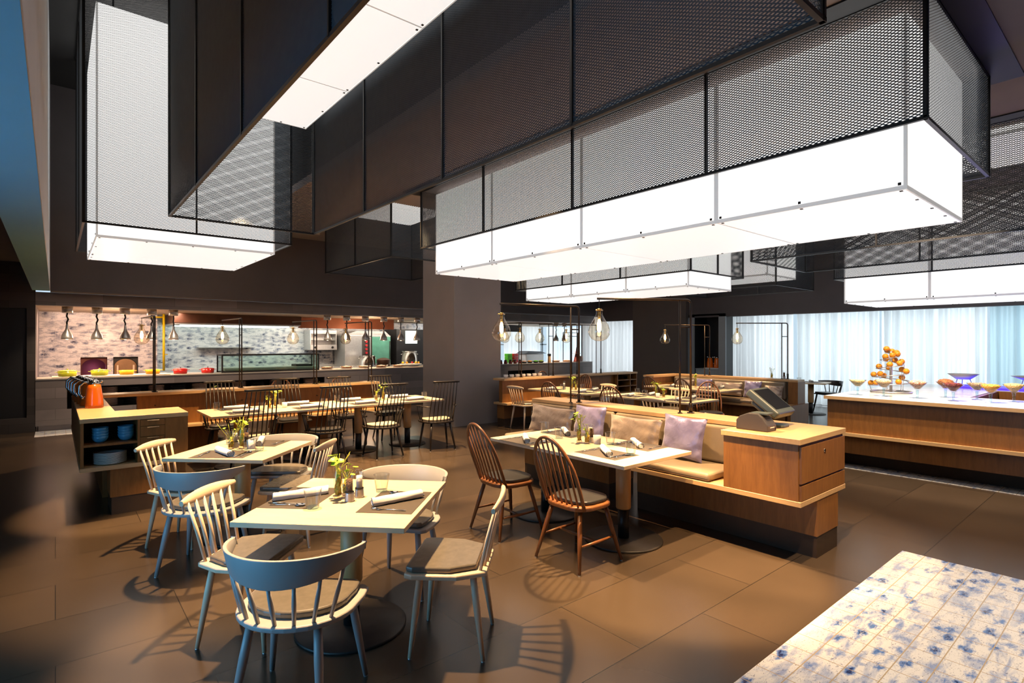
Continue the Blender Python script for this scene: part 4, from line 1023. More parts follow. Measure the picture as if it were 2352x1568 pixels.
ub(10.72, 11.3, -3.0, 2.25, 0.9355, 0.965).build('lit_strip', 'blue_led', t)
light('AREA', 'blue_strip_light', (10.4, 0.6, 1.32), (9.0, 0.6, 0.9), 14, (0.25, 0.12, 1.0), 3.0, 0.15)

# ---------------------------------------------------------------- table settings
TZ = 0.7305
PROTO = {}
def clone(key, make, loc, rz, label, grp):
    """first call builds the thing, later calls copy it with its parts"""
    if key not in PROTO:
        o = make(); PROTO[key] = o; o.location = loc; o.rotation_euler = (0, 0, rz); o['label'] = label; o['group'] = grp
        return o
    return dup(PROTO[key], loc, rz, label, grp)
def mk_mat():
    return tag(BX(-0.215, 0.215, -0.152, 0.152, 0, 0.0018).build('placemat', 'mat'), '', 'placemat')
def mk_napkin():
    n = 22
    def fn(u, v):
        a = 2*PI*u*1.0; x = (v-0.5)*0.305; r = 0.0245+0.0016*math.sin(3*a+4*v)+0.0012*math.sin(25*v+a)
        zz = r*math.sin(a); zz = max(zz, -0.020)
        return (x+0.006*math.sin(a+1), r*1.08*math.cos(a), zz+0.0205)
    mb = MB().grid(fn, n, 10)
    for s_ in (-1, 1):                                    # rolled spiral ends
        pts = []
        for i in range(26):
            a = i*0.62; rr = 0.021*(1-i/27)
            pts.append((s_*0.1505, rr*1.05*math.cos(a), max(-0.018, rr*math.sin(a))+0.0205))
        mb.tube(pts, 0.0024, 5)
        mb.lathe([(0, 0), (0.0225, 0.0)], 16, (0, 0, 0)); k = len(mb.v)-32
        mb.v[k:] = [(s_*0.1475, x*1.03, max(-0.018, y)+0.0205) for x, y, z in mb.v[k:]]
    return tag(mb.build('napkin', 'linen'), '', 'napkin')
def mk_glass():
    t = thing('water_glass', '', 'glass')
    MB().lathe([(0.0315, 0.004), (0.0340, 0.012), (0.0470, 0.103), (0.0474, 0.105), (0.0455, 0.103), (0.0325, 0.016), (0, 0.015)], 28, cap=False).build('tumbler', 'glass', t)
    MB().lathe([(0, 0.0), (0.0305, 0.0), (0.0330, 0.007), (0.032, 0.013), (0, 0.0138)], 24).build('thick_base', 'glass_aqua', t)
    return t
def mk_fork():
    mb = MB().tube([(0, -0.10, 0.004), (0, -0.02, 0.006), (0, 0.035, 0.004)], [0.0048, 0.0030, 0.0032], 8, [0.0018, 0.0022, 0.0016], up=(0, 0, 1))
    mb.tube([(0, 0.033, 0.004), (0, 0.050, 0.003), (0, 0.062, 0.004)], [0.004, 0.0105, 0.0115], 8, [0.0014]*3, up=(0, 0, 1))
    for k in range(4): mb.tube([((k-1.5)*0.0058, 0.060, 0.004), ((k-1.5)*0.0056, 0.098, 0.009)], [0.0019, 0.0012], 6, up=(0, 0, 1))
    return tag(mb.build('fork', 'chrome'), '', 'fork')
def mk_knife():
    mb = MB().tube([(0, -0.11, 0.004), (0, -0.01, 0.004)], [0.0052, 0.0042], 8, [0.0034, 0.0034], up=(0, 0, 1))
    mb.prism([(-0.004, -0.012), (0.005, -0.012), (0.009, 0.03), (0.009, 0.075), (0.001, 0.105), (-0.005, 0.10)], 0.0032, 0.0046)
    return tag(mb.build('knife', 'chrome'), '', 'knife')
def mk_spoon():
    mb = MB().tube([(0, -0.10, 0.004), (0, -0.01, 0.006), (0, 0.045, 0.005)], [0.0048, 0.0030, 0.0034], 8, [0.0018, 0.0022, 0.0018], up=(0, 0, 1))
    k = len(mb.v); mb.lathe([(0, 0.0), (0.012, 0.001), (0.019, 0.0055), (0.0205, 0.009), (0.0185, 0.0085), (0.011, 0.0035), (0, 0.0028)], 18)
    mb.v[k:] = [(x, 0.072+y*1.45, z) for x, y, z in mb.v[k:]]
    return tag(mb.build('spoon', 'chrome'), '', 'spoon')
def setting(cx, cy, fx, fy, where, glass=True, roll=-20, far=False, gl=(0.20, 0.155), tz=TZ, mat=True, cut=True):
    """place setting for a diner looking along (fx, fy); the right hand of the diner is (fy, -fx)"""
    q = math.hypot(fx, fy); fx, fy = fx/q, fy/q; rx, ry = fy, -fx
    def at(r, f): return (cx+rx*r+fx*f, cy+ry*r+fy*f)
    rz = math.atan2(fy, fx)-PI/2
    j = lambda s_: R.uniform(-s_, s_)
    if mat: clone('mat', mk_mat, (cx, cy, tz), rz, 'dark woven placemat ' + where, 'woven placemats')
    z = tz+0.0022
    clone('napkin', mk_napkin, (*at(j(.01), j(.01)), z), rz+PI/2+math.radians(roll)+j(.05), 'rolled white napkin ' + where, 'rolled white napkins')
    if cut:
        clone('fork', mk_fork, (*at(-0.165, -0.01), z), rz+j(.1), 'fork ' + where, 'forks')
        clone('knife', mk_knife, (*at(0.135, -0.02), z), rz+j(.06), 'knife ' + where, 'knives')
        clone('spoon', mk_spoon, (*at(0.165, -0.005), z), rz+0.05+j(.06), 'spoon ' + where, 'spoons')
    if glass: clone('glass', mk_glass, (*at(*gl), tz+(0.002 if (mat and abs(gl[0]) < 0.21 and abs(gl[1]) < 0.15) else 0.0004)), j(3), 'clear water glass ' + where, 'water glasses')

def mk_vase(h, r, leaves, stems, seed, name='vase'):
    def f():
        rr = random.Random(seed)
        t = thing(name, '', 'vase')
        MB().lathe([(r*0.9, 0.0), (r, 0.006), (r, h*0.80), (r*0.82, h*0.90), (r*0.80, h*0.93), (r*0.90, h*0.95), (r*0.90, h), (r*0.82, h)], 24, cap=False).build('glass_body', 'glass', t)
        MB().lathe([(0, 0.004), (r*0.90, 0.006), (r*0.93, h*0.12), (r*0.88, h*0.14), (0, h*0.14)], 20).build('base_gravel', 'glass_warm', t)
        mb = MB(); rt = MB(); lf = MB()
        for k in range(stems):
            a = rr.random()*6.28; b = rr.uniform(0, r*0.6); px, py = b*math.cos(a), b*math.sin(a)
            a2 = rr.random()*6.28; d = rr.uniform(0.2, 1.0)*leaves[1]
            ex, ey, ez = d*math.cos(a2), d*math.sin(a2), h+rr.uniform(0.25, 1.0)*leaves[2]
            mb.tube([(px, py, h*0.12), (px*1.2, py*1.2, h*0.55), (ex*0.25, ey*0.25, h*0.98), (ex*0.7, ey*0.7, (h+ez)/2+0.01), (ex, ey, ez)], 0.0016, 5)
            if k < leaves[0]:
                lr = rr.uniform(0.6, 1.0)*leaves[3]; k0 = len(lf.v)
                lf.grid(lambda u, v: (lr*v*math.cos(2*PI*u)*(1-0.06*math.cos(10*PI*u)*v), lr*v*math.sin(2*PI*u)*(1-0.06*math.cos(10*PI*u)*v), lr*0.22*v*v+lr*0.03*math.sin(14*PI*u)*v), 18, 4)
                m4 = Matrix.Translation((ex, ey, ez)) @ Matrix.Rotation(a2, 4, 'Z') @ Matrix.Rotation(rr.uniform(0.1, 0.75), 4, 'Y')
                lf.xf(m4, k0)
        for k in range(22):
            a = rr.random()*6.28; b = rr.uniform(0.1*r, r*0.8)
            rt.tube([(b*math.cos(a+i*0.5), b*math.sin(a+i*0.5), h*(0.14+0.56*i/5)) for i in range(6)], 0.0026, 5)
        MB().lathe([(0, h*0.40), (r*0.62, h*0.42), (r*0.66, h*0.62), (r*0.5, h*0.86), (r*0.3, h*0.97), (0, h*0.98)], 14).build('stem_bundle', 'plant_mass', t); MB().lathe([(0, h*0.15), (r*0.55, h*0.17), (r*0.72, h*0.28), (r*0.60, h*0.42), (0, h*0.44)], 14).build('root_bundle', 'amber_mass', t)
        mb.build('stems', 'stem', t); rt.build('roots', 'roots', t); lf.build('leaves', 'leaf', t)
        return t
    return f
def vase(kind, x, y, label, rz=0.0, tz=TZ):
    spec = {'tall': (0.185, 0.0245, (7, 0.075, 0.085, 0.024), 13, 3), 'small': (0.105, 0.026, (6, 0.055, 0.070, 0.018), 10, 5),
            'lush': (0.175, 0.0245, (13, 0.07, 0.10, 0.020), 18, 8), 'airy': (0.105, 0.026, (5, 0.11, 0.13, 0.014), 9, 11)}[kind]
    return clone('vase_'+kind, mk_vase(*spec), (x, y, tz), rz, label, 'small glass vases of round leaved plants')
def mk_mill(fill):
    def f():
        t = thing('spice_mill', '', 'mill')
        MB().lathe([(0.0275, 0), (0.0275, 0.004), (0.0245, 0.045), (0.0245, 0.050)], 24).build('steel_base', 'steel', t)
        MB().lathe([(0.0252, 0.050), (0.0252, 0.056)], 24).build('ring', 'metal_black', t)
        MB().lathe([(0.0, 0.057), (0.0175, 0.0572), (0.0175, 0.125), (0, 0.1255)], 18).build('filling', fill, t)
        MB().lathe([(0.0235, 0.057), (0.0225, 0.132), (0.0242, 0.140), (0.0255, 0.152), (0.022, 0.161), (0, 0.162)], 24, cap=False).build('clear_body', 'glass', t)
        return t
    return f
def mill(fill, x, y, label, tz=TZ): return clone('mill_'+fill, mk_mill(fill), (x, y, tz), 0, label, fill+' mills')
def mk_candle():
    t = thing('candle_glass', '', 'candle')
    MB().lathe([(0.031, 0.0), (0.036, 0.075), (0.034, 0.075), (0.029, 0.006), (0, 0.006)], 24, cap=False).build('frosted_glass', 'wax', t)
    MB().lathe([(0, 0.036), (0.033, 0.0365), (0.0335, 0.040), (0, 0.041)], 20).build('wax', 'wax', t)
    MB().ball((0, 0, 0.052), 0.009, 8, 8, (0.8, 0.8, 1.6)).build('flame', 'flame', t)
    return t
def candle(x, y, label, tz=TZ): return clone('candle', mk_candle, (x, y, tz), 0, label, 'candles in frosted glasses')

# nearest table
setting(1.105, 3.235, 0.72, -0.70, 'at the left of the nearest table', roll=36)
setting(1.485, 2.805, -0.70, 0.72, 'at the right of the nearest table', roll=44)
vase('tall', 1.255, 3.07, 'tall slim vase with round green leaves on the nearest table'); vase('small', 1.322, 3.112, 'short vase hidden behind the pepper mill on the nearest table', 1.0)
mill('pepper', 1.289, 2.99, 'pepper mill on the nearest table'); mill('salt', 1.366, 3.03, 'salt mill beside the pepper mill on the nearest table')
# second table
setting(1.06, 4.895, 0.64, 0.77, 'at the near side of the second square table', roll=45, gl=(0.21, 0.14))
setting(1.415, 5.235, -0.69, -0.72, 'at the far side of the second square table', roll=25, gl=(0.24, 0.06))
vase('tall', 1.22, 5.06, 'tall vase in the middle of the second square table', 2.0); vase('airy', 1.150, 5.105, 'short jar of trailing stems and amber roots on the second square table', 0.5)
mill('salt', 1.19, 5.15, 'salt mill on the second square table'); mill('pepper', 1.27, 5.11, 'pepper mill on the second square table')
candle(1.285, 5.02, 'candle in frosted glass on the second square table')
# banquette table
setting(3.45, 2.93, 1, 0, 'at the near right place of the banquette table', roll=50, gl=(0.17, 0.10))
setting(3.335, 3.79, 1, 0, 'at the near left place of the banquette table', roll=53, gl=(0.10, 0.33))
setting(3.93, 2.98, -1, 0, 'at the far right place of the banquette table', roll=52, gl=(0.19, 0.145))
setting(3.91, 3.84, -1, 0, 'at the far left place of the banquette table', roll=55, gl=(0.16, 0.145))
vase('lush', 3.63, 3.40, 'tall leafy vase on the banquette table'); vase('small', 3.665, 3.335, 'short jar of amber roots beside the tall vase on the banquette table', 2.2)
mill('pepper', 3.735, 3.345, 'dark pepper mill behind the candle on the banquette table'); mill('salt', 3.78, 3.40, 'salt mill on the banquette table')
candle(3.725, 3.27, 'lit candle in frosted glass on the banquette table')
# long row: near places then far places
nm = ['at the left end', 'second from the left', 'third from the left', 'at the right end']
for i, x in enumerate((1.90, 2.74, 3.56, 4.40)):
    setting(x, 7.68, 0, 1, nm[i]+' of the near side of the long row', roll=90+R.uniform(-6, 6), gl=(0.23, 0.10))
    setting(x, 8.20, 0, -1, nm[i]+' of the far side of the long row', roll=90+R.uniform(-6, 6), gl=(0.24, 0.03))
vase('tall', 2.36, 7.98, 'tall vase in the left half of the long row of tables', 1.2); vase('small', 2.27, 7.95, 'short jar beside the tall vase in the left half of the long row', 2.6)
candle(2.46, 7.90, 'candle glass in the left half of the long row')
vase('lush', 3.98, 7.95, 'tall leafy vase in the right half of the long row, seen through a chair back', 3.0); vase('small', 3.90, 8.02, 'short jar beside the leafy vase in the right half of the long row', 0.3)
candle(4.06, 8.02, 'candle glass in the right half of the long row')
# tables behind the banquette
for x, y, fx, w_ in ((7.42, 7.70, 1, 'at the left corner of the table before the low shelves'), (7.45, 6.90, 1, 'at the near corner of the table before the low shelves'), (7.92, 7.02, -1, 'at the right corner of the table before the low shelves'),
                     (7.52, 5.85, 1, 'at the left corner of the table behind the banquette pillows'), (7.52, 4.92, 1, 'at the near corner of the table behind the banquette pillows'), (7.95, 4.95, -1, 'at the right corner of the table behind the banquette pillows'), (7.95, 5.75, -1, 'at the far corner of the table behind the banquette pillows')):
    setting(x, y, fx, 0, w_, roll=20, gl=(0.20, 0.12))
vase('tall', 7.72, 7.42, 'tall vase on the table before the low shelves', 0.4); vase('small', 7.68, 7.28, 'short jar on the table before the low shelves', 1.4); mill('salt', 7.60, 7.52, 'salt mill on the table before the low shelves'); mill('pepper', 7.66, 7.57, 'pepper mill on the table before the low shelves')
vase('tall', 7.72, 5.48, 'tall vase on the table behind the right half of the banquette', 4.0); vase('small', 7.76, 5.36, 'short leafy jar on the table behind the right half of the banquette', 3.4); candle(7.64, 5.39, 'lit candle on the table behind the right half of the banquette')
for x, y, fx, w_ in ((9.86, 6.60, 1, 'at the left of the table before the far banquette'), (9.86, 5.78, 1, 'at the middle of the table before the far banquette'), (10.25, 5.72, -1, 'on the cushion side of the table before the far banquette')):
    setting(x, y, fx, 0, w_, roll=20, gl=(0.18, 0.12), cut=False)
vase('lush', 10.06, 6.18, 'leafy vase on the table before the far banquette', 0.8)
setting(13.42, 5.28, -1, 0, 'on the small table by the curtains', roll=30, cut=False)
vase('small', 2.06, 10.40, 'small leafy vase left of the black chair behind the partition shelf', 0.2); mill('salt', 1.86, 10.36, 'salt mill behind the partition shelf')
vase('small', 3.84, 10.40, 'small leafy vase beside the second lamp posts behind the partition shelf', 1.7)
vase('airy', 10.9, 5.02, 'spare little vase on the shelf of the far banquette beside its lamp', 0.9, 0.9355)
mill('pepper', 10.9, 4.78, 'pepper mill on the shelf of the far banquette', 0.9355)

# ---------------------------------------------------------------- bracket lamps with clear glass bulbs
def bracket_lamp(label, x, y, z0, top, arm, deg, gap_deg=None, pg=0.115, br=0.105, tube=0.011, power=7, hook=False, drop=0.10):
    """two posts on flanges, a bar at the top that turns along deg, a clear bulb on a short cord; deg = direction of the arm"""
    t = thing('bracket_lamp', label, 'lamp', (x, y, z0), 0, 'bracket lamps with clear glass bulbs')
    a = math.radians(deg); dx, dy = math.cos(a), math.sin(a); H = top-z0
    rr = 0.035
    pts = [(0, 0, 0), (0, 0, H-rr), (dx*rr*0.3, dy*rr*0.3, H-rr*0.3), (dx*rr, dy*rr, H), (dx*arm, dy*arm, H)]
    MB().tube(pts, tube, 10, up=None).build('post_and_arm', 'bronze', t)
    MB().tube([(dx*pg, dy*pg, 0), (dx*pg, dy*pg, H)], tube*0.85, 10).build('second_post', 'bronze', t)
    MB().tube([(0, 0, H*0.76), (dx*pg, dy*pg, H*0.76)], tube*0.7, 8).build('cross_bar', 'bronze', t)
    MB().lathe([(0.036, 0), (0.036, 0.007), (0.014, 0.010), (tube*1.7, 0.012), (tube*1.7, 0.10), (tube, 0.105)], 20).build('flange', 'bronze', t)
    MB().lathe([(0.024, 0), (0.024, 0.006), (tube, 0.012)], 18, (dx*pg, dy*pg, 0)).build('flange', 'bronze', t)
    if hook:
        mb = MB().tube([(0, 0.10, -0.05), (0, 0.06, -0.17), (0, 0.03, -0.19), (0, -0.04, -0.19)], tube*0.8, 8); mb.build('under_hook', 'bronze', t)
    ex, ey = dx*(arm-0.02), dy*(arm-0.02); s = br/0.105; zt = H-drop
    MB().tube([(ex, ey, H-0.004), (ex, ey, zt-0.02)], 0.0035, 6).build('cord', 'metal_black', t)
    g = MB().lathe([(0.030*s, 0), (0.033*s, -0.004*s), (0.030*s, -0.035*s), (0.034*s, -0.062*s), (0.058*s, -0.105*s), (0.088*s, -0.152*s), (0.104*s, -0.205*s), (0.100*s, -0.248*s), (0.074*s, -0.288*s), (0.036*s, -0.306*s), (0, -0.310*s)], 32, (ex, ey, zt), cap=False).build('glass_bulb', 'glass_warm', t)
    MB().lathe([(0.0, 0.004), (0.022*s, 0.002), (0.022*s, -0.012*s), (0.0, -0.016*s)], 18, (ex, ey, zt)).tube([(ex-0.05*s, ey, zt-0.012*s), (ex+0.05*s, ey, zt-0.012*s)], 0.0045*s, 8).build('brass_cap', 'brass', t)
    MB().lathe([(0.013*s, -0.015*s), (0.014*s, -0.075*s), (0.010*s, -0.095*s)], 14, (ex, ey, zt)).build('lamp_holder', 'brass', t)
    MB().lathe([(0, -0.098*s), (0.012*s, -0.105*s), (0.021*s, -0.150*s), (0.021*s, -0.195*s), (0.010*s, -0.222*s), (0, -0.226*s)], 14, (ex, ey, zt)).build('filament', 'filament', t)
    l = light('POINT', 'bulb_light', (x+ex, y+ey, z0+zt-0.16*s), None, power, (1.0, 0.62, 0.30), 0.022*s)
    return t
bracket_lamp('bracket lamp with a large clear bulb on the left of the banquette shelf', 4.72, 4.425, 0.9355, 2.06, 1.03, 167)
bracket_lamp('bracket lamp with a large clear bulb on the right of the banquette shelf', 4.85, 3.035, 0.9355, 2.06, 0.97, 150)
for i, (x, l) in enumerate(((1.09, 'leftmost bracket lamp on the long partition shelf'), (2.23, 'bracket lamp second from the left on the long partition shelf'), (3.40, 'bracket lamp third from the left on the long partition shelf'), (4.40, 'bracket lamp at the right end of the long partition shelf'))):
    bracket_lamp(l, x, 9.24, 0.9355, 2.02, 1.05, 93, hook=True, tube=0.010)
for x, a, l in ((7.28, 75, 'bracket lamp by the cups on the second partition shelf, next to the column'), (8.18, 170, 'bracket lamp second on the second partition shelf'), (8.92, 140, 'bracket lamp third on the second partition shelf'), (9.72, 150, 'rightmost bracket lamp on the second partition shelf')):
    bracket_lamp(l, x, 8.42, 0.9355, 2.05, 0.85, a, hook=True, tube=0.010)
bracket_lamp('bracket lamp at the left of the far banquette shelf, bulb before the dark window column', 10.88, 6.35, 0.9355, 2.02, 1.05, 150, tube=0.010)
bracket_lamp('bracket lamp at the right of the far banquette shelf, bulb before the white curtain', 10.92, 4.72, 0.9355, 2.02, 1.0, 140, tube=0.010)

# ---------------------------------------------------------------- till screen and receipt printer
t = thing('till_screen', 'slate coloured touch screen till tilted back on a foot, on the till cabinet', 'till', (4.63, 2.12, 0.9355), math.radians(4))
mb = MB().prism(rrect(-0.085, 0.075, -0.11, 0.09, 0.03), 0, 0.022); mb.build('foot', 'pos_grey', t, bevel=0.006)
MB().tube([(0, 0.03, 0.015), (0, 0.05, 0.10), (0, 0.06, 0.17)], [0.05, 0.042, 0.05], 12, [0.022, 0.02, 0.03], up=(0, 1, 0)).build('neck', 'pos_grey', t)
m4 = Matrix.Translation((0, 0.015, 0.205)) @ Matrix.Rotation(math.radians(-52), 4, 'X')
hd = MB().box(-0.185, 0.185, -0.022, 0.045, -0.155, 0.155); hd.xf(m4); h = hd.build('head', 'pos_grey', t, bevel=0.018, seg=3)
MB().box(-0.152, 0.152, -0.0245, -0.0225, -0.105, 0.125).xf(m4).build('display', 'screen', h)
MB().box(-0.13, 0.13, 0.045, 0.095, -0.10, 0.09).xf(m4).build('rear_housing', 'pos_grey', h, bevel=0.02, seg=2)
t = thing('receipt_printer', 'charcoal receipt printer with a rounded top beside the till screen', 'printer', (4.33, 2.12, 0.9355), math.radians(0))
prof = [(-0.13, 0), (0.13, 0), (0.13, 0.075), (0.10, 0.108), (0.03, 0.138), (-0.05, 0.138), (-0.085, 0.110), (-0.125, 0.055), (-0.13, 0.045)]
mb = MB(); n = len(prof); vs = [(-0.075, y, z) for y, z in prof]+[(0.075, y, z) for y, z in prof]
mb._add(vs, [tuple(range(n)), tuple(range(2*n-1, n-1, -1))]+[(i, n+i, n+(i+1) % n, (i+1) % n) for i in range(n)], False)
mb.build('body', 'pos_dark', t, bevel=0.008, seg=2)
MB().box(-0.052, 0.052, -0.118, 0.02, 0.128, 0.1435).build('lid', 'pos_grey', t, bevel=0.004)
MB().box(-0.035, 0.035, -0.1315, -0.1295, 0.028, 0.036).build('paper_slot', 'white_glaze', t)
MB().box(0.045, 0.060, -0.1315, -0.1295, 0.012, 0.026).build('button', 'screen', t)

# ---------------------------------------------------------------- buffet: footed glasses, orange tree, violet bowls
FOOD = {'corn': [(0.86, 0.62, 0.20), (0.9, 0.75, 0.4)], 'puffs': [(0.75, 0.45, 0.20), (0.85, 0.62, 0.38)], 'granola': [(0.45, 0.10, 0.05), (0.60, 0.30, 0.15), (0.8, 0.6, 0.5)],
        'raisins': [(0.16, 0.05, 0.02), (0.32, 0.12, 0.04)], 'berries': [(0.05, 0.008, 0.010), (0.18, 0.02, 0.02)], 'seeds': [(0.30, 0.20, 0.12), (0.45, 0.32, 0.22)],
        'apricots': [(0.85, 0.34, 0.03), (0.90, 0.45, 0.08)], 'chips': [(0.85, 0.62, 0.32), (0.75, 0.48, 0.2)]}
for k, v in FOOD.items(): M['food_'+k] = chunks('food_'+k, v, 85)
def martini(x, y, food, heap, label, s=1.0):
    t = thing('footed_glass', label, 'glass', (x, y, 0.9355), 0, 'footed glasses of toppings on the buffet')
    H = 0.205*s; Rr = 0.105*s
    MB().lathe([(0.052*s, 0), (0.052*s, 0.004*s), (0.014*s, 0.010*s), (0.012*s, 0.018*s)], 28, cap=True).build('foot', 'glass', t)
    MB().lathe([(0.0125*s, 0.014*s), (0.0140*s, 0.06*s), (0.0155*s, 0.105*s)], 18).build('stem', 'glass_aqua', t)
    MB().lathe([(0.0155*s, 0.105*s), (0.03*s, 0.116*s), (Rr, H), (Rr-0.004, H), (0.026*s, 0.120*s), (0, 0.116*s)], 32, cap=False).build('bowl', 'glass', t)
    hh = heap
    MB().lathe([(0, 0.120*s), (0.025*s, 0.123*s), (Rr*0.88, H-0.012*s), (Rr*0.84, H-0.006*s), (Rr*0.55, H+hh*0.65), (Rr*0.2, H+hh), (0, H+hh*1.02)], 28).build('topping', 'food_'+food, t)
    r = random.Random(int(x*1000)); mb = MB()
    for k in range(46):
        a = r.random()*6.28; q = r.random()**0.5*0.86; zz = H+hh*(1-q*q)*0.95-0.004
        mb.ball((Rr*0.88*q*math.cos(a), Rr*0.88*q*math.sin(a), zz), r.uniform(0.008, 0.014)*s, 6, 5, (1, r.uniform(0.7, 1.2), 0.75))
    lab(mb.build('topping_pieces', 'food_'+food, t), 'loose pieces heaped on top')
for a in ((8.262, 2.658, 'corn', 0.0, 'leftmost footed glass, pale yellow pieces, on the buffet corner'), (8.32, 2.374, 'puffs', 0.022, 'footed glass heaped with tan puffs, in front of the orange tree'), (8.343, 2.016, 'granola', 0.026, 'footed glass heaped with red and brown mix, right of the orange tree'),
          (8.727, 1.811, 'raisins', 0.035, 'footed glass heaped with brown raisins, behind the one of dark berries'), (8.298, 1.647, 'berries', 0.012, 'footed glass of dark red berries'), (8.687, 1.494, 'seeds', 0.0, 'footed glass of grey brown seeds, behind the orange one'),
          (8.377, 1.318, 'apricots', 0.010, 'footed glass of bright orange dried apricots'), (8.70, 1.159, 'chips', 0.014, 'rightmost footed glass, pale chips')):
    martini(*a)
# spiral stand with oranges
OX, OY = 9.07, 2.50
t = thing('spiral_fruit_stand', 'steel spiral stand holding oranges on the buffet', 'fruit stand', (OX, OY, 0.9355))
MB().tube([(0.24*math.cos(2*PI*i/40), 0.24*math.sin(2*PI*i/40), 0.012) for i in range(40)], 0.011, 8, closed=True).build('base_ring', 'steel', t)
MB().lathe([(0.018, 0.0), (0.018, 0.58)], 14).build('mast', 'steel', t)
def spiral(q, dr=0.0):
    a = q*4.25*2*PI+0.9; r = 0.285-0.215*q+dr; return (r*math.cos(a), r*math.sin(a), 0.075+0.515*q)
MB().tube([spiral(i/130) for i in range(131)], 0.0045, 6).tube([spiral(i/130, -0.045) for i in range(131)], 0.0045, 6).build('spiral_rail', 'steel', t)
st = MB()
for k in range(5):
    a = k*2*PI/5+0.4; q = [0.02, 0.22, 0.42, 0.62, 0.8][k]; p = spiral(q); st.tube([(p[0], p[1], p[2]), (p[0]*0.9, p[1]*0.9, 0.012)], 0.0035, 6)
st.tube([(0, 0, 0.02), (0.24, 0, 0.012)], 0.004, 6).tube([(0, 0, 0.02), (-0.24, 0, 0.012)], 0.004, 6).build('strut', 'steel', t)
fo = None
for k in range(27):
    q = (k+0.4)/27.0
    if k in (3, 8, 13, 19): continue
    p = spiral(q**0.92, -0.0225); rad = 0.040
    loc = (OX+p[0], OY+p[1], 0.9355+p[2]+rad*0.88)
    l = 'orange on the spiral stand, %s' % ('at the very top' if k >= 26 else ('in its upper turns' if q > 0.6 else ('in its middle turns' if q > 0.3 else 'in its lowest turn')))
    if fo is None:
        fo = MB().ball((0, 0, 0), rad, 16, 12, (1, 1, 0.96)).build('orange', 'orange_fruit'); fo.location = loc; tag(fo, l, 'orange', 'oranges on the spiral stand')
    else:
        c = fo.copy(); C.objects.link(c); c.location = loc; c['label'] = l; c.rotation_euler = (R.random(), R.random(), R.random())
def vbowl(x, y, r, h, lift, label):
    t = thing('footed_bowl', label, 'bowl', (x, y, 0.9655), 0, 'wide bowls on the violet lit counter')
    MB().lathe([(r*0.45, lift), (r, lift+h), (r-0.008, lift+h), (r*0.42, lift+0.012), (0, lift+0.010)], 32, cap=False).build('bowl', 'white_glaze', t)
    mb = MB()
    for k in range(3):
        a = k*2*PI/3+0.3; mb.tube([(r*0.44*math.cos(a), r*0.44*math.sin(a), lift+0.004), (r*0.62*math.cos(a), r*0.62*math.sin(a), 0.004)], 0.006, 6)
    mb.tube([(r*0.60*math.cos(2*PI*i/24), r*0.60*math.sin(2*PI*i/24), 0.006) for i in range(24)], 0.006, 6, closed=True).build('wire_foot', 'steel', t)
vbowl(10.95, 2.05, 0.20, 0.085, 0.10, 'wide violet lit bowl right of the orange tree, behind the glasses')
vbowl(10.95, 1.28, 0.22, 0.05, 0.13, 'shallow violet lit dish in the middle of the far buffet counter')
vbowl(10.95, 0.55, 0.21, 0.11, 0.10, 'wide violet lit bowl near the right edge of the far buffet counter')

# ---------------------------------------------------------------- open kitchen counter
t = thing('kitchen_counter', 'long grey plank clad kitchen counter with a dark niche of plates', 'counter', (0, 13.31, 0))
def kb(x0, x1, y0, y1, z0, z1): return BX(x0, x1, y0-13.31, y1-13.31, z0, z1)
mb = MB()
for q in ((-0.28, 0.17, 0.10, 0.95), (0.17, 5.1, 0.10, 0.385), (0.17, 5.1, 0.80, 0.95), (5.1, 10.95, 0.10, 0.95), (10.95, 12.1, 0.10, 0.40), (10.95, 12.1, 0.76, 0.95), (12.1, 14.9, 0.10, 0.95)):
    mb.box(q[0], q[1], 0.0, 0.05, q[2], q[3])
mb.box(-0.28, -0.23, 0.05, 0.23, 0.10, 0.95).build('cladding', 'clad', t)
kb(-0.24, 14.9, 13.33, 13.37, 0, 0.10).build('kick_strip', 'clad', t)
mb = MB()
for a, b_, z0, z1 in ((0.17, 5.1, 0.385, 0.80), (10.95, 12.1, 0.40, 0.76)):
    mb = MB().box(a, b_, 0.50, 0.52, z0, z1).box(a, b_, 0.05, 0.52, z0-0.02, z0).box(a, b_, 0.05, 0.52, z1, z1+0.02).box(a-0.02, a, 0.05, 0.52, z0, z1).box(b_, b_+0.02, 0.05, 0.52, z0, z1)
    mb.build('niche_lining', 'cab_in', t); mb = MB()
kb(-0.27, 14.9, 13.30, 14.08, 0.95, 0.972).build('worktop', 'stone_top', t)
kb(-0.27, 14.9, 14.04, 14.08, 0.0, 0.95).build('rear_panel', 'steel', t)
lab(kb(-0.05, 1.85, 13.38, 13.95, 0.9725, 0.990).build('warm_plate', 'board_pale', t), 'bright pale plate under the enamel pots')
# stacks in the niche
GP = 'plates in the kitchen counter niche'
pp = {}
def stack(x, n, mat, what, y=13.58, z0=0.386, r=0.15, dz=0.021):
    for k in range(n):
        loc = (x, y, z0+k*dz)
        l = '%s plate %s, kitchen counter' % ({'dark_glaze': 'dark', 'pink_glaze': 'pale', 'white_glaze': 'white'}[mat], ('on top of ' if k == n-1 else ('at the bottom of ' if k == 0 else 'inside ')) + what)
        if mat not in pp:
            o = MB().lathe([(r*0.55, 0), (r*0.75, 0.004), (r, 0.018), (r, 0.021), (r*0.72, 0.008), (0, 0.006)], 20).build('plate', mat); o.location = loc; pp[mat] = tag(o, l, 'plate', GP)
        else:
            c = pp[mat].copy(); C.objects.link(c); c.location = loc; c['label'] = l
ORD = ['first', 'second', 'third', 'fourth', 'fifth', 'sixth', 'seventh', 'eighth', 'ninth', 'tenth', 'eleventh', 'twelfth']
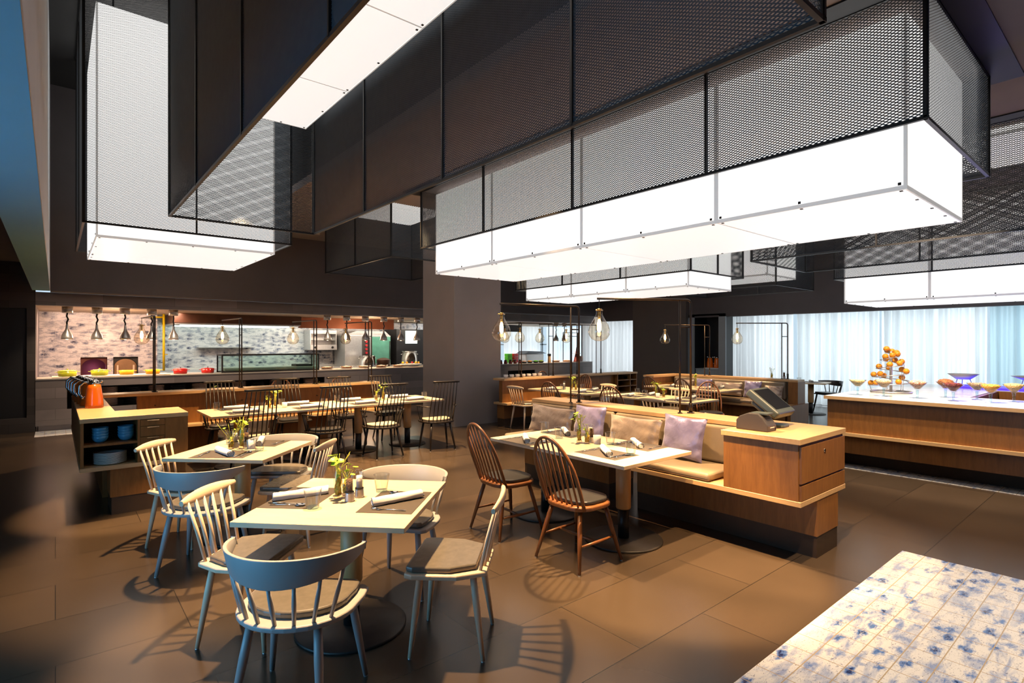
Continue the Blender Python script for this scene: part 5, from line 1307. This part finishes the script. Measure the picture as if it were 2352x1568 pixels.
for i in range(12):
    stack(0.42+i*0.40, 17 if i % 2 == 0 else 18, 'dark_glaze' if i % 2 == 0 else 'pink_glaze', 'the %s niche stack from the left' % ORD[i])
cupo = None
for k in range(7):
    loc = (6.95+k*0.155, 8.52, 0.9355)
    if cupo is None:
        cupo = MB().lathe([(0.030, 0), (0.042, 0.01), (0.047, 0.062), (0.044, 0.062), (0.038, 0.012), (0, 0.010)], 18, cap=False).tube([(0.045, 0, 0.05), (0.068, 0, 0.045), (0.066, 0, 0.022), (0.043, 0, 0.016)], 0.005, 6).build('cup', 'white_glaze'); o = cupo
    else: o = cupo.copy(); C.objects.link(o)
    o.location = loc; tag(o, 'white cup, %s from the left in the row on the second partition shelf' % ORD[k], 'cup', 'white cups on the shelf')

# heat lamps
def mk_heat():
    t = thing('heat_lamp', '', 'lamp', (0, 0, 0), 0, 'steel heat lamps over the counter')
    MB().lathe([(0.088, -0.002), (0.088, -0.125), (0.06, -0.126), (0, -0.126)], 24).build('ceiling_can', 'steel', t)
    MB().tube([(0, 0, -0.125), (0.012, 0, -0.19), (-0.012, 0, -0.25), (0.010, 0, -0.31), (0.006, 0, -0.36)], 0.015, 8).build('coiled_cord', 'metal_black', t)
    MB().lathe([(0.020, -0.35), (0.024, -0.42), (0.034, -0.455), (0.082, -0.545), (0.094, -0.60), (0.094, -0.638), (0.088, -0.638), (0.086, -0.60), (0.030, -0.47)], 24, (0.006, 0, 0), cap=False).build('bell_shade', 'steel', t)
    MB().ball((0.006, 0, -0.600), 0.045, 12, 8).build('bulb', 'glow', t)
    return t
HX = [0.181, 0.642, 1.093, 1.557, 1.949, 5.307, 5.82, 6.34, 6.876, 7.387, 7.899, 13.44, 13.849]
HL = ['leftmost heat lamp over the enamel pots', 'second heat lamp from the left over the enamel pots', 'third heat lamp from the left, over the right oven', 'heat lamp behind the leftmost clear bulb', 'heat lamp right of the yellow pipe', 'first heat lamp of the right hand group, beside the hood', 'heat lamp over the second copper pan', 'heat lamp before the lit doorway', 'heat lamp just left of the cutting boards', 'heat lamp right of the cutting boards', 'heat lamp next to the grey column', 'left heat lamp of the pair over the far counter', 'right heat lamp of the pair over the far counter']
for x, l in zip(HX, HL):
    clone('heat', mk_heat, (x, 13.68, 2.345), R.uniform(0, 6), l, 'steel heat lamps over the counter')
    light('SPOT', 'heat_lamp_light', (x, 13.68, 1.70), (x, 13.70, 0.9), 60, (1.0, 0.62, 0.36), 0.04, None, 120, 0.6)
# enamel pots
def pot(x, mat, lid, label, r=0.125, h=0.085, y=13.66, z=0.9905):
    t = thing('casserole', label, 'pot', (x, y, z), 0, 'enamel casseroles on the kitchen counter')
    MB().lathe([(r*0.86, 0), (r*0.94, 0.01), (r, h), (r-0.006, h), (r*0.88, 0.012), (0, 0.010)], 28, cap=False).build('body', mat, t)
    for s_ in (-1, 1): MB().tube([(s_*r*0.98, -0.03, h-0.016), (s_*(r+0.035), -0.022, h-0.012), (s_*(r+0.035), 0.022, h-0.012), (s_*r*0.98, 0.03, h-0.016)], 0.007, 6, 0.005).build('handle', mat, t)
    if lid:
        MB().lathe([(r+0.002, h+0.0005), (r+0.002, h+0.008), (r*0.7, h+0.020), (r*0.2, h+0.027), (0, h+0.028)], 28).build('lid', mat, t)
        MB().lathe([(0.006, h+0.026), (0.006, h+0.036), (0.016, h+0.040), (0.014, h+0.048), (0, h+0.049)], 14).build('knob', 'metal_black' if mat == 'red_pot' else mat, t)
pot(0.181, 'lime_pot', True, 'lime green casserole with lid, leftmost on the kitchen counter', 0.15, 0.095)
pot(0.68, 'lime_pot', True, 'yellow green casserole with lid, second on the kitchen counter', 0.145, 0.095)
pot(1.122, 'yellow_pot', False, 'yellow casserole without lid in front of the right oven', 0.13, 0.088); pot(1.572, 'yellow_pot', False, 'yellow casserole behind the lamp post, left of the yellow pipe', 0.135, 0.088)
pot(2.075, 'red_pot', True, 'red casserole just right of the yellow pipe', 0.135, 0.095, z=0.9725); pot(2.60, 'red_pot', True, 'red casserole beside the glass display case', 0.13, 0.09, z=0.9725)
# copper pans under the right lamps
def pan(x, label, y=13.66, food='granola'):
    t = thing('copper_dish', label, 'dish', (x, y, 0.9725), 0, 'copper dishes under the heat lamps')
    MB().lathe([(0.11, 0.012), (0.155, 0.055), (0.150, 0.055), (0.105, 0.018), (0, 0.016)], 28, cap=False).build('pan', 'copper', t)
    MB().lathe([(0.13, 0), (0.14, 0.012), (0.10, 0.014)], 24).build('stand_ring', 'steel', t)
    MB().lathe([(0, 0.075), (0.09, 0.06), (0.14, 0.048), (0, 0.03)], 20).build('food', 'food_'+food, t)
    for s_ in (-1, 1): MB().tube([(s_*0.15, -0.03, 0.05), (s_*0.19, -0.02, 0.06), (s_*0.19, 0.02, 0.06), (s_*0.15, 0.03, 0.05)], 0.006, 6).build('handle', 'steel', t)
for x, l in ((5.287, 'copper dish beside the display case'), (5.804, 'second copper dish from the display case'), (6.284, 'third copper dish from the display case'), (6.786, 'copper dish behind the right lamp posts'), (7.30, 'copper dish nearest the grey column'), (13.40, 'left copper dish on the far counter'), (13.95, 'right copper dish on the far counter')): pan(x, l)
# glass display case
t = thing('display_case', 'low glass display case with a dark frame on the kitchen counter', 'display case', (3.90, 13.62, 0.9725))
mb = MB()
for x in (-1.08, 1.06):
    for y in (-0.24, 0.22): mb.box(x, x+0.03, y, y+0.03, 0, 0.40)
for y in (-0.245, 0.22): mb.box(-1.08, 1.09, y, y+0.035, 0.375, 0.405).box(-1.08, 1.09, y, y+0.035, 0, 0.03)
for x in (-1.08, 1.06): mb.box(x, x+0.03, -0.24, 0.25, 0.375, 0.405)
mb.build('frame', 'metal_black', t)
for q in ((-1.05, 1.06, -0.232, -0.226, 0.03, 0.375), (-1.07, -1.064, -0.21, 0.22, 0.03, 0.375), (1.07, 1.076, -0.21, 0.22, 0.03, 0.375), (-1.05, 1.06, -0.21, 0.22, 0.393, 0.399)): BX(*q).build('glass_pane', 'glass_kitchen', t)
BX(-1.0, 1.0, -0.2, 0.2, 0.031, 0.10).build('tray', 'steel', t, bevel=0.01); BX(0.55, 0.95, -0.18, 0.16, 0.101, 0.15).build('pan_insert', 'metal_black', t)
# ovens in the tiled wall
for x0, x1, closed, l in ((0.45, 0.953, False, 'left arched pizza oven with a dark open mouth'), (1.066, 1.564, True, 'right arched pizza oven with a copper coloured door')):
    t = thing('pizza_oven', l, 'oven', ((x0+x1)/2, 16.24, 0.86), 0, 'arched ovens in the tiled wall'); W = (x1-x0)/2
    ar = arc(0, 0.20, W-0.02, 0, PI, 20, 0.20)
    fr = MB(); out = [(W, 0.44), (-W, 0.44)]
    vs = [(x, 0.03, z) for x, z in ar]; n = len(vs); top = [(W*(1-2*i/(n-1)), 0.03, 0.44) for i in range(n)]
    fr._add(vs+top, [(i, i+1, n+i+1, n+i) for i in range(n-1)], False)
    fr._add([(x, 0.03, z) for x, z in ((W-0.02, 0.2), (W, 0.44), (W, 0), (W-0.02, 0))], [(0, 1, 2, 3)], False); fr._add([(x, 0.03, z) for x, z in ((-W+0.02, 0.2), (-W, 0.44), (-W, 0), (-W+0.02, 0))], [(0, 1, 2, 3)], False)
    fr.build('arch_face', 'oven_inside' if not closed else 'cab_in', t, solid=0.02)
    MB().box(-W, W, 0.5, 0.52, 0, 0.44).box(-W, -W+0.02, 0.03, 0.5, 0, 0.44).box(W-0.02, W, 0.03, 0.5, 0, 0.44).box(-W, W, 0.03, 0.5, 0.42, 0.44).box(-W, W, 0.0, 0.5, 0.0, 0.02).build('chamber', 'oven_inside', t)
    if closed:
        dp = [(x*0.97, z*0.95+0.01) for x, z in ar]+[(-(W-0.02)*0.97, 0.02), ((W-0.02)*0.97, 0.02)]
        mb = MB().prism(dp, -0.01, 0.01); mb.v = [(x, 0.05+z, y) for x, y, z in mb.v]
        d = mb.build('door', 'oven_door', t)
        for s_ in (-1, 1): MB().box(s_*0.16-0.018, s_*0.16+0.018, -0.01, 0.03, 0.02, 0.24).build('handle', 'cream', d)
light('POINT', 'oven_fire', (0.70, 16.55, 1.0), None, 3, (0.75, 0.35, 0.9), 0.05)
# yellow gas pipe, hood, shelves and kitchen equipment
yp = MB().tube([(2.06, 15.9, 0.95), (2.06, 15.9, 2.345)], 0.028, 10).tube([(2.06, 15.9, 2.27), (1.75, 15.9, 2.27)], 0.02, 8).tube([(2.06, 15.9, 1.35), (2.14, 15.9, 1.35)], 0.012, 8)
tag(yp.build('gas_pipe', 'yellow_pipe'), 'bright yellow vertical gas pipe at the end of the oven wall', 'pipe')
bc = BX(1.99, 13.5, 15.7, 17.4, 0.0, 0.90).build('back_worktop', 'steel', bevel=0.01); tag(bc, 'long stainless work bench behind the kitchen counter', 'work bench')
t = thing('extractor_hood', 'brown clad extractor hood hanging in front of the tiled back wall', 'hood', (3.75, 15.0, 0))
MB().box(-1.6, 1.35, -0.02, 1.9, 2.12, 2.34).build('canopy', 'hood_wood', t); MB().box(-1.58, 1.33, 0.0, 1.88, 2.085, 2.115).build('steel_rim', 'steel', t)
MB().box(-1.4, 1.2, 0.5, 0.56, 2.06, 2.084).box(-1.4, 1.2, 1.3, 1.36, 2.06, 2.084).build('tube_light', 'tube', t)
struct(BX(5.12, 8.0, 15.25, 15.30, 2.05, 2.344), 'trim_copper', 'copper_wall')
sr = MB().box(3.05, 4.5, 17.20, 17.48, 1.50, 1.52); tag(sr.build('wall_shelf', 'steel'), 'thin steel shelf on the tiled back wall left of the grill', 'shelf')
t = thing('salamander_grill', 'steel wall grill with two knobs behind the second clear bulb', 'grill', (6.45, 17.2, 1.42))
MB().box(-0.42, 0.42, -0.30, 0.27, 0, 0.16).box(-0.42, 0.42, 0.10, 0.27, 0.16, 0.62).box(-0.42, 0.42, -0.28, 0.1, 0.50, 0.62).box(-0.42, -0.39, -0.28, 0.1, 0.16, 0.5).box(0.39, 0.42, -0.28, 0.1, 0.16, 0.5).box(-0.39, 0.39, -0.26, 0.1, 0.30, 0.315).build('housing', 'steel', t, bevel=0.006)
for s_ in (-1, 1): MB().tube([(s_*0.27, -0.30, 0.08), (s_*0.27, -0.335, 0.08)], 0.035, 12).build('knob', 'metal_black', t)
t = thing('combi_oven', 'tall stainless combi oven with a green glass door', 'oven', (7.9, 16.82, 0.9005))
MB().box(-0.95, 0.62, -0.35, 0.5, 0, 0.98).build('housing', 'steel', t, bevel=0.01); MB().box(-0.05, 0.60, -0.38, -0.352, 0.08, 0.94).build('door', 'oven_glass', t)
MB().box(-0.38, -0.12, -0.37, -0.352, 0.18, 0.92).build('control_panel', 'pos_dark', t)
kn = MB()
for k in range(5): kn.tube([(-0.25, -0.372, 0.30+k*0.12), (-0.25, -0.40, 0.30+k*0.12)], 0.04, 12)
kn.build('dial', 'red_board', t); MB().tube([(0.57, -0.40, 0.2), (0.57, -0.40, 0.8)], 0.014, 8).build('door_handle', 'metal_black', t)
MB().prism([(-0.95, 0.98), (0.62, 0.98), (0.45, 1.12), (-0.55, 1.12)], -0.3, 0.3).xf(Matrix.Rotation(PI/2, 4, 'X')).move((0, 0, 0)).build('vent_cap', 'steel', t)
dk = MB().box(8.75, 9.95, 16.5, 17.45, 0.9005, 2.1); tag(dk.build('cold_room_front', 'black_panel'), 'dark panelled front between the combi oven and the cutting boards', 'panel')
ln = BX(9.08, 9.52, 16.47, 16.495, 1.62, 2.05).build('lit_hatch', 'lit_notice'); tag(ln, 'small bright square hatch in the dark panelled front', 'hatch')
def stockpot(x, r, h, label, y=16.0, z=0.9005):
    t = thing('stock_pot', label, 'pot', (x, y, z), 0, 'steel stock pots'); MB().lathe([(r, 0), (r, h), (r+0.008, h), (r+0.008, h+0.01), (r-0.006, h+0.01), (r-0.006, 0.01), (0, 0.01)], 28, cap=False).build('body', 'chrome', t)
    for s_ in (-1, 1): MB().tube([(s_*r, -0.05, h*0.8), (s_*(r+0.05), -0.04, h*0.8), (s_*(r+0.05), 0.04, h*0.8), (s_*r, 0.05, h*0.8)], 0.009, 6).build('handle', 'chrome', t)
stockpot(7.45, 0.24, 0.33, 'smaller steel stock pot in front of the combi oven', 15.95); stockpot(8.95, 0.26, 0.46, 'taller steel stock pot in front of the dark panelled front', 16.0)
rp = MB().lathe([(0.20, 0), (0.21, 0.20), (0.2, 0.22), (0.1, 0.26), (0, 0.27)], 24).build('stew_pot', 'hood_wood', loc=(8.0, 15.95, 0.9005)); tag(rp, 'dark red pot between the two steel stock pots', 'pot')
for i, (x, m, w_, l, dz) in enumerate(((10.30, 'red_board', 0.46, 'red cutting board, behind the blue and green ones', 0.02), (10.47, 'blue_board', 0.62, 'blue cutting board hanging behind the green one', 0.10), (10.66, 'green_board', 0.60, 'green cutting board hanging in front on the tiled wall', 0.0))):
    o = MB().box(-w_/2, w_/2, -0.012, 0.012, -0.42, 0.42).build('cutting_board', m, bevel=0.008, loc=(x, 17.40-0.05*i, 1.45+dz)); o.rotation_euler = (0.08, 0.09, 0); tag(o, l, 'cutting board')
rk = MB().box(10.0, 11.0, 17.2, 17.47, 0.98, 1.0).box(10.05, 10.07, 17.22, 17.46, 0.90, 0.98).box(10.93, 10.95, 17.22, 17.46, 0.90, 0.98); tag(rk.build('board_rack', 'steel'), 'low steel rack under the cutting boards', 'rack')
gt = BX(11.15, 12.1, 15.8, 16.3, 0.9005, 1.05).build('griddle', 'steel', bevel=0.01); tag(gt, 'low steel griddle under the cutting boards', 'griddle')
fl = BX(10.9, 13.3, 15.35, 15.42, 2.05, 2.30).build('dark_fascia_panel', 'black_panel'); tag(fl, 'short black panel above the lamps by the grey column', 'panel')
sh = MB().box(11.0, 12.2, 17.22, 17.48, 1.55, 1.57); tag(sh.build('wall_shelf', 'steel'), 'thin steel shelf on the tiled wall by the grey column', 'shelf')
for i, (x, m, r) in enumerate(((7.55, 'yellow_pot', 0.035), (7.68, 'orange_fruit', 0.033), (7.85, 'red_board', 0.034), (7.97, 'yellow_pot', 0.034), (8.06, 'orange_fruit', 0.03))):
    o = MB().ball((0, 0, 0), r, 12, 8).build('fruit', m, loc=(x, 13.86, 0.9735+0.07+r)); tag(o, ['yellow lemon at the left in the fruit dish by the grey column', 'orange fruit beside the lemon by the grey column', 'red apple in the fruit dish by the grey column', 'yellow lemon right of the red apple by the grey column', 'small orange fruit at the right of the fruit dish by the grey column'][i], 'fruit', 'fruit by the grey column')
fd = MB().lathe([(0.2, 0), (0.32, 0.068), (0.31, 0.068), (0.19, 0.01), (0, 0.01)], 24, cap=False).build('fruit_dish', 'white_glaze', loc=(7.8, 13.86, 0.9725)); tag(fd, 'white dish of fruit on the kitchen counter by the grey column', 'dish')

# far counter right of the grey column
o = None
for k in range(5):
    t = clone('jar', lambda: (lambda t_: (MB().lathe([(0.05, 0), (0.055, 0.01), (0.055, 0.07), (0.04, 0.085)], 16).build('jar', 'red_horn', t_), MB().lathe([(0.045, 0.086), (0.05, 0.10), (0.03, 0.125), (0, 0.13)], 16).build('lid', 'metal_black', t_), t_)[-1])(thing('sauce_jar', '', 'jar')), (10.85+k*0.20, 13.55, 0.9725), 0, 'small dark lidded jar, %s from the left on the far counter' % ORD[k], 'lidded jars on the far counter')
for k, (x, m) in enumerate(((11.9, 'food_granola'), (12.15, 'food_apricots'), (12.42, 'green_box'), (12.66, 'leaf'))):
    t = thing('salad_bowl', ['bowl of brown mix after the jars on the far counter', 'bowl of orange pieces on the far counter', 'bowl of bright green leaves on the far counter', 'bowl of dark green leaves on the far counter'][k], 'bowl', (x, 13.62, 0.9725), 0, 'salad bowls on the far counter')
    MB().lathe([(0.06, 0), (0.11, 0.05), (0.105, 0.05), (0.05, 0.008), (0, 0.008)], 18, cap=False).build('bowl', 'dark_glaze', t); MB().lathe([(0.095, 0.042), (0.06, 0.075), (0, 0.085)], 16).build('salad', m, t)
t = thing('pepper_grinder', 'tall wooden grinder with a black top on the far counter', 'grinder', (12.98, 13.55, 0.9725)); MB().lathe([(0.06, 0), (0.055, 0.02), (0.05, 0.22)], 18).build('body', 'pole_wood', t); MB().lathe([(0.055, 0.221), (0.062, 0.28), (0.05, 0.30), (0, 0.30)], 18).build('cap', 'metal_black', t)
for k in range(6):
    c, r_ = k % 3, k//3
    o = BX(-0.11, 0.11, -0.10, 0.10, 0, 0.11).build('tub', 'green_box' if r_ == 0 else 'red_pot', bevel=0.01, loc=(13.1+r_*0.30, 15.9, 0.9005+c*0.113)); tag(o, '%s plastic tub, %s of its stack on the far work bench' % (('green', 'red')[r_], ('bottom', 'middle', 'top')[c]), 'tub', 'stacked plastic tubs')
t = thing('slicing_machine', 'white slicing machine with a dark lid on the far work bench', 'machine', (14.3, 16.0, 0)); MB().box(-0.45, 0.6, -0.25, 0.3, 0.0, 0.9).build('stand', 'steel', t); MB().box(-0.45, 0.5, -0.25, 0.3, 0.9, 1.22).build('body', 'white_glaze', t, bevel=0.04, seg=3); MB().prism([(-0.5, 1.23), (0.62, 1.23), (0.3, 1.31), (-0.3, 1.33)], -0.28, 0.28).xf(Matrix.Rotation(PI/2, 4, 'X')).build('lid', 'dark_glaze', t)
t = thing('ham_stand', 'dark red carving stand shaped like a tall cone on the far counter', 'carving stand', (14.35, 13.55, 0.9725)); MB().lathe([(0.14, 0), (0.12, 0.03), (0.05, 0.35), (0.02, 0.52), (0, 0.53)], 18).build('cone', 'red_horn', t); MB().lathe([(0.17, 0.29), (0.18, 0.295), (0.18, 0.30), (0, 0.30)], 24).build('plate', 'steel', t)
bo = None
for c in range(2):
    for k in range(6):
        loc = (14.58+c*0.19, 13.75, 0.9725+k*0.028)
        l = 'cream bowl %s the %s stack on the far counter' % ('on top of' if k == 5 else ('at the bottom of' if k == 0 else 'inside'), ('left', 'right')[c])
        if bo is None: bo = MB().lathe(bowl_prof(0.08, 0.05), 18).build('bowl', 'pink_glaze'); bo.location = loc; tag(bo, l, 'bowl', 'cream bowls on the far counter')
        else:
            q = bo.copy(); C.objects.link(q); q.location = loc; q['label'] = l
t = thing('pass_rack', 'thin black gantry frame standing on the far counter', 'rack', (14.2, 13.95, 0.9725)); mb = MB()
for x in (-0.15, 0.62): mb.box(x, x+0.02, 0, 0.02, 0, 1.05)
mb.box(-0.15, 0.64, 0, 0.02, 1.03, 1.05).box(-0.15, 0.64, 0, 0.02, 0.90, 0.915).build('frame', 'metal_black', t)
wr = MB()
for z in (1.35, 1.75): wr.box(11.95, 13.6, 17.25, 17.47, z, z+0.02)
for x in (12.9, 13.55): wr.box(x, x+0.03, 17.44, 17.47, 1.35, 2.05)
tag(wr.build('wall_rack', 'metal_black'), 'open wall rack on the tiled wall right of the grey column', 'rack')
bpy.context.view_layer.update()
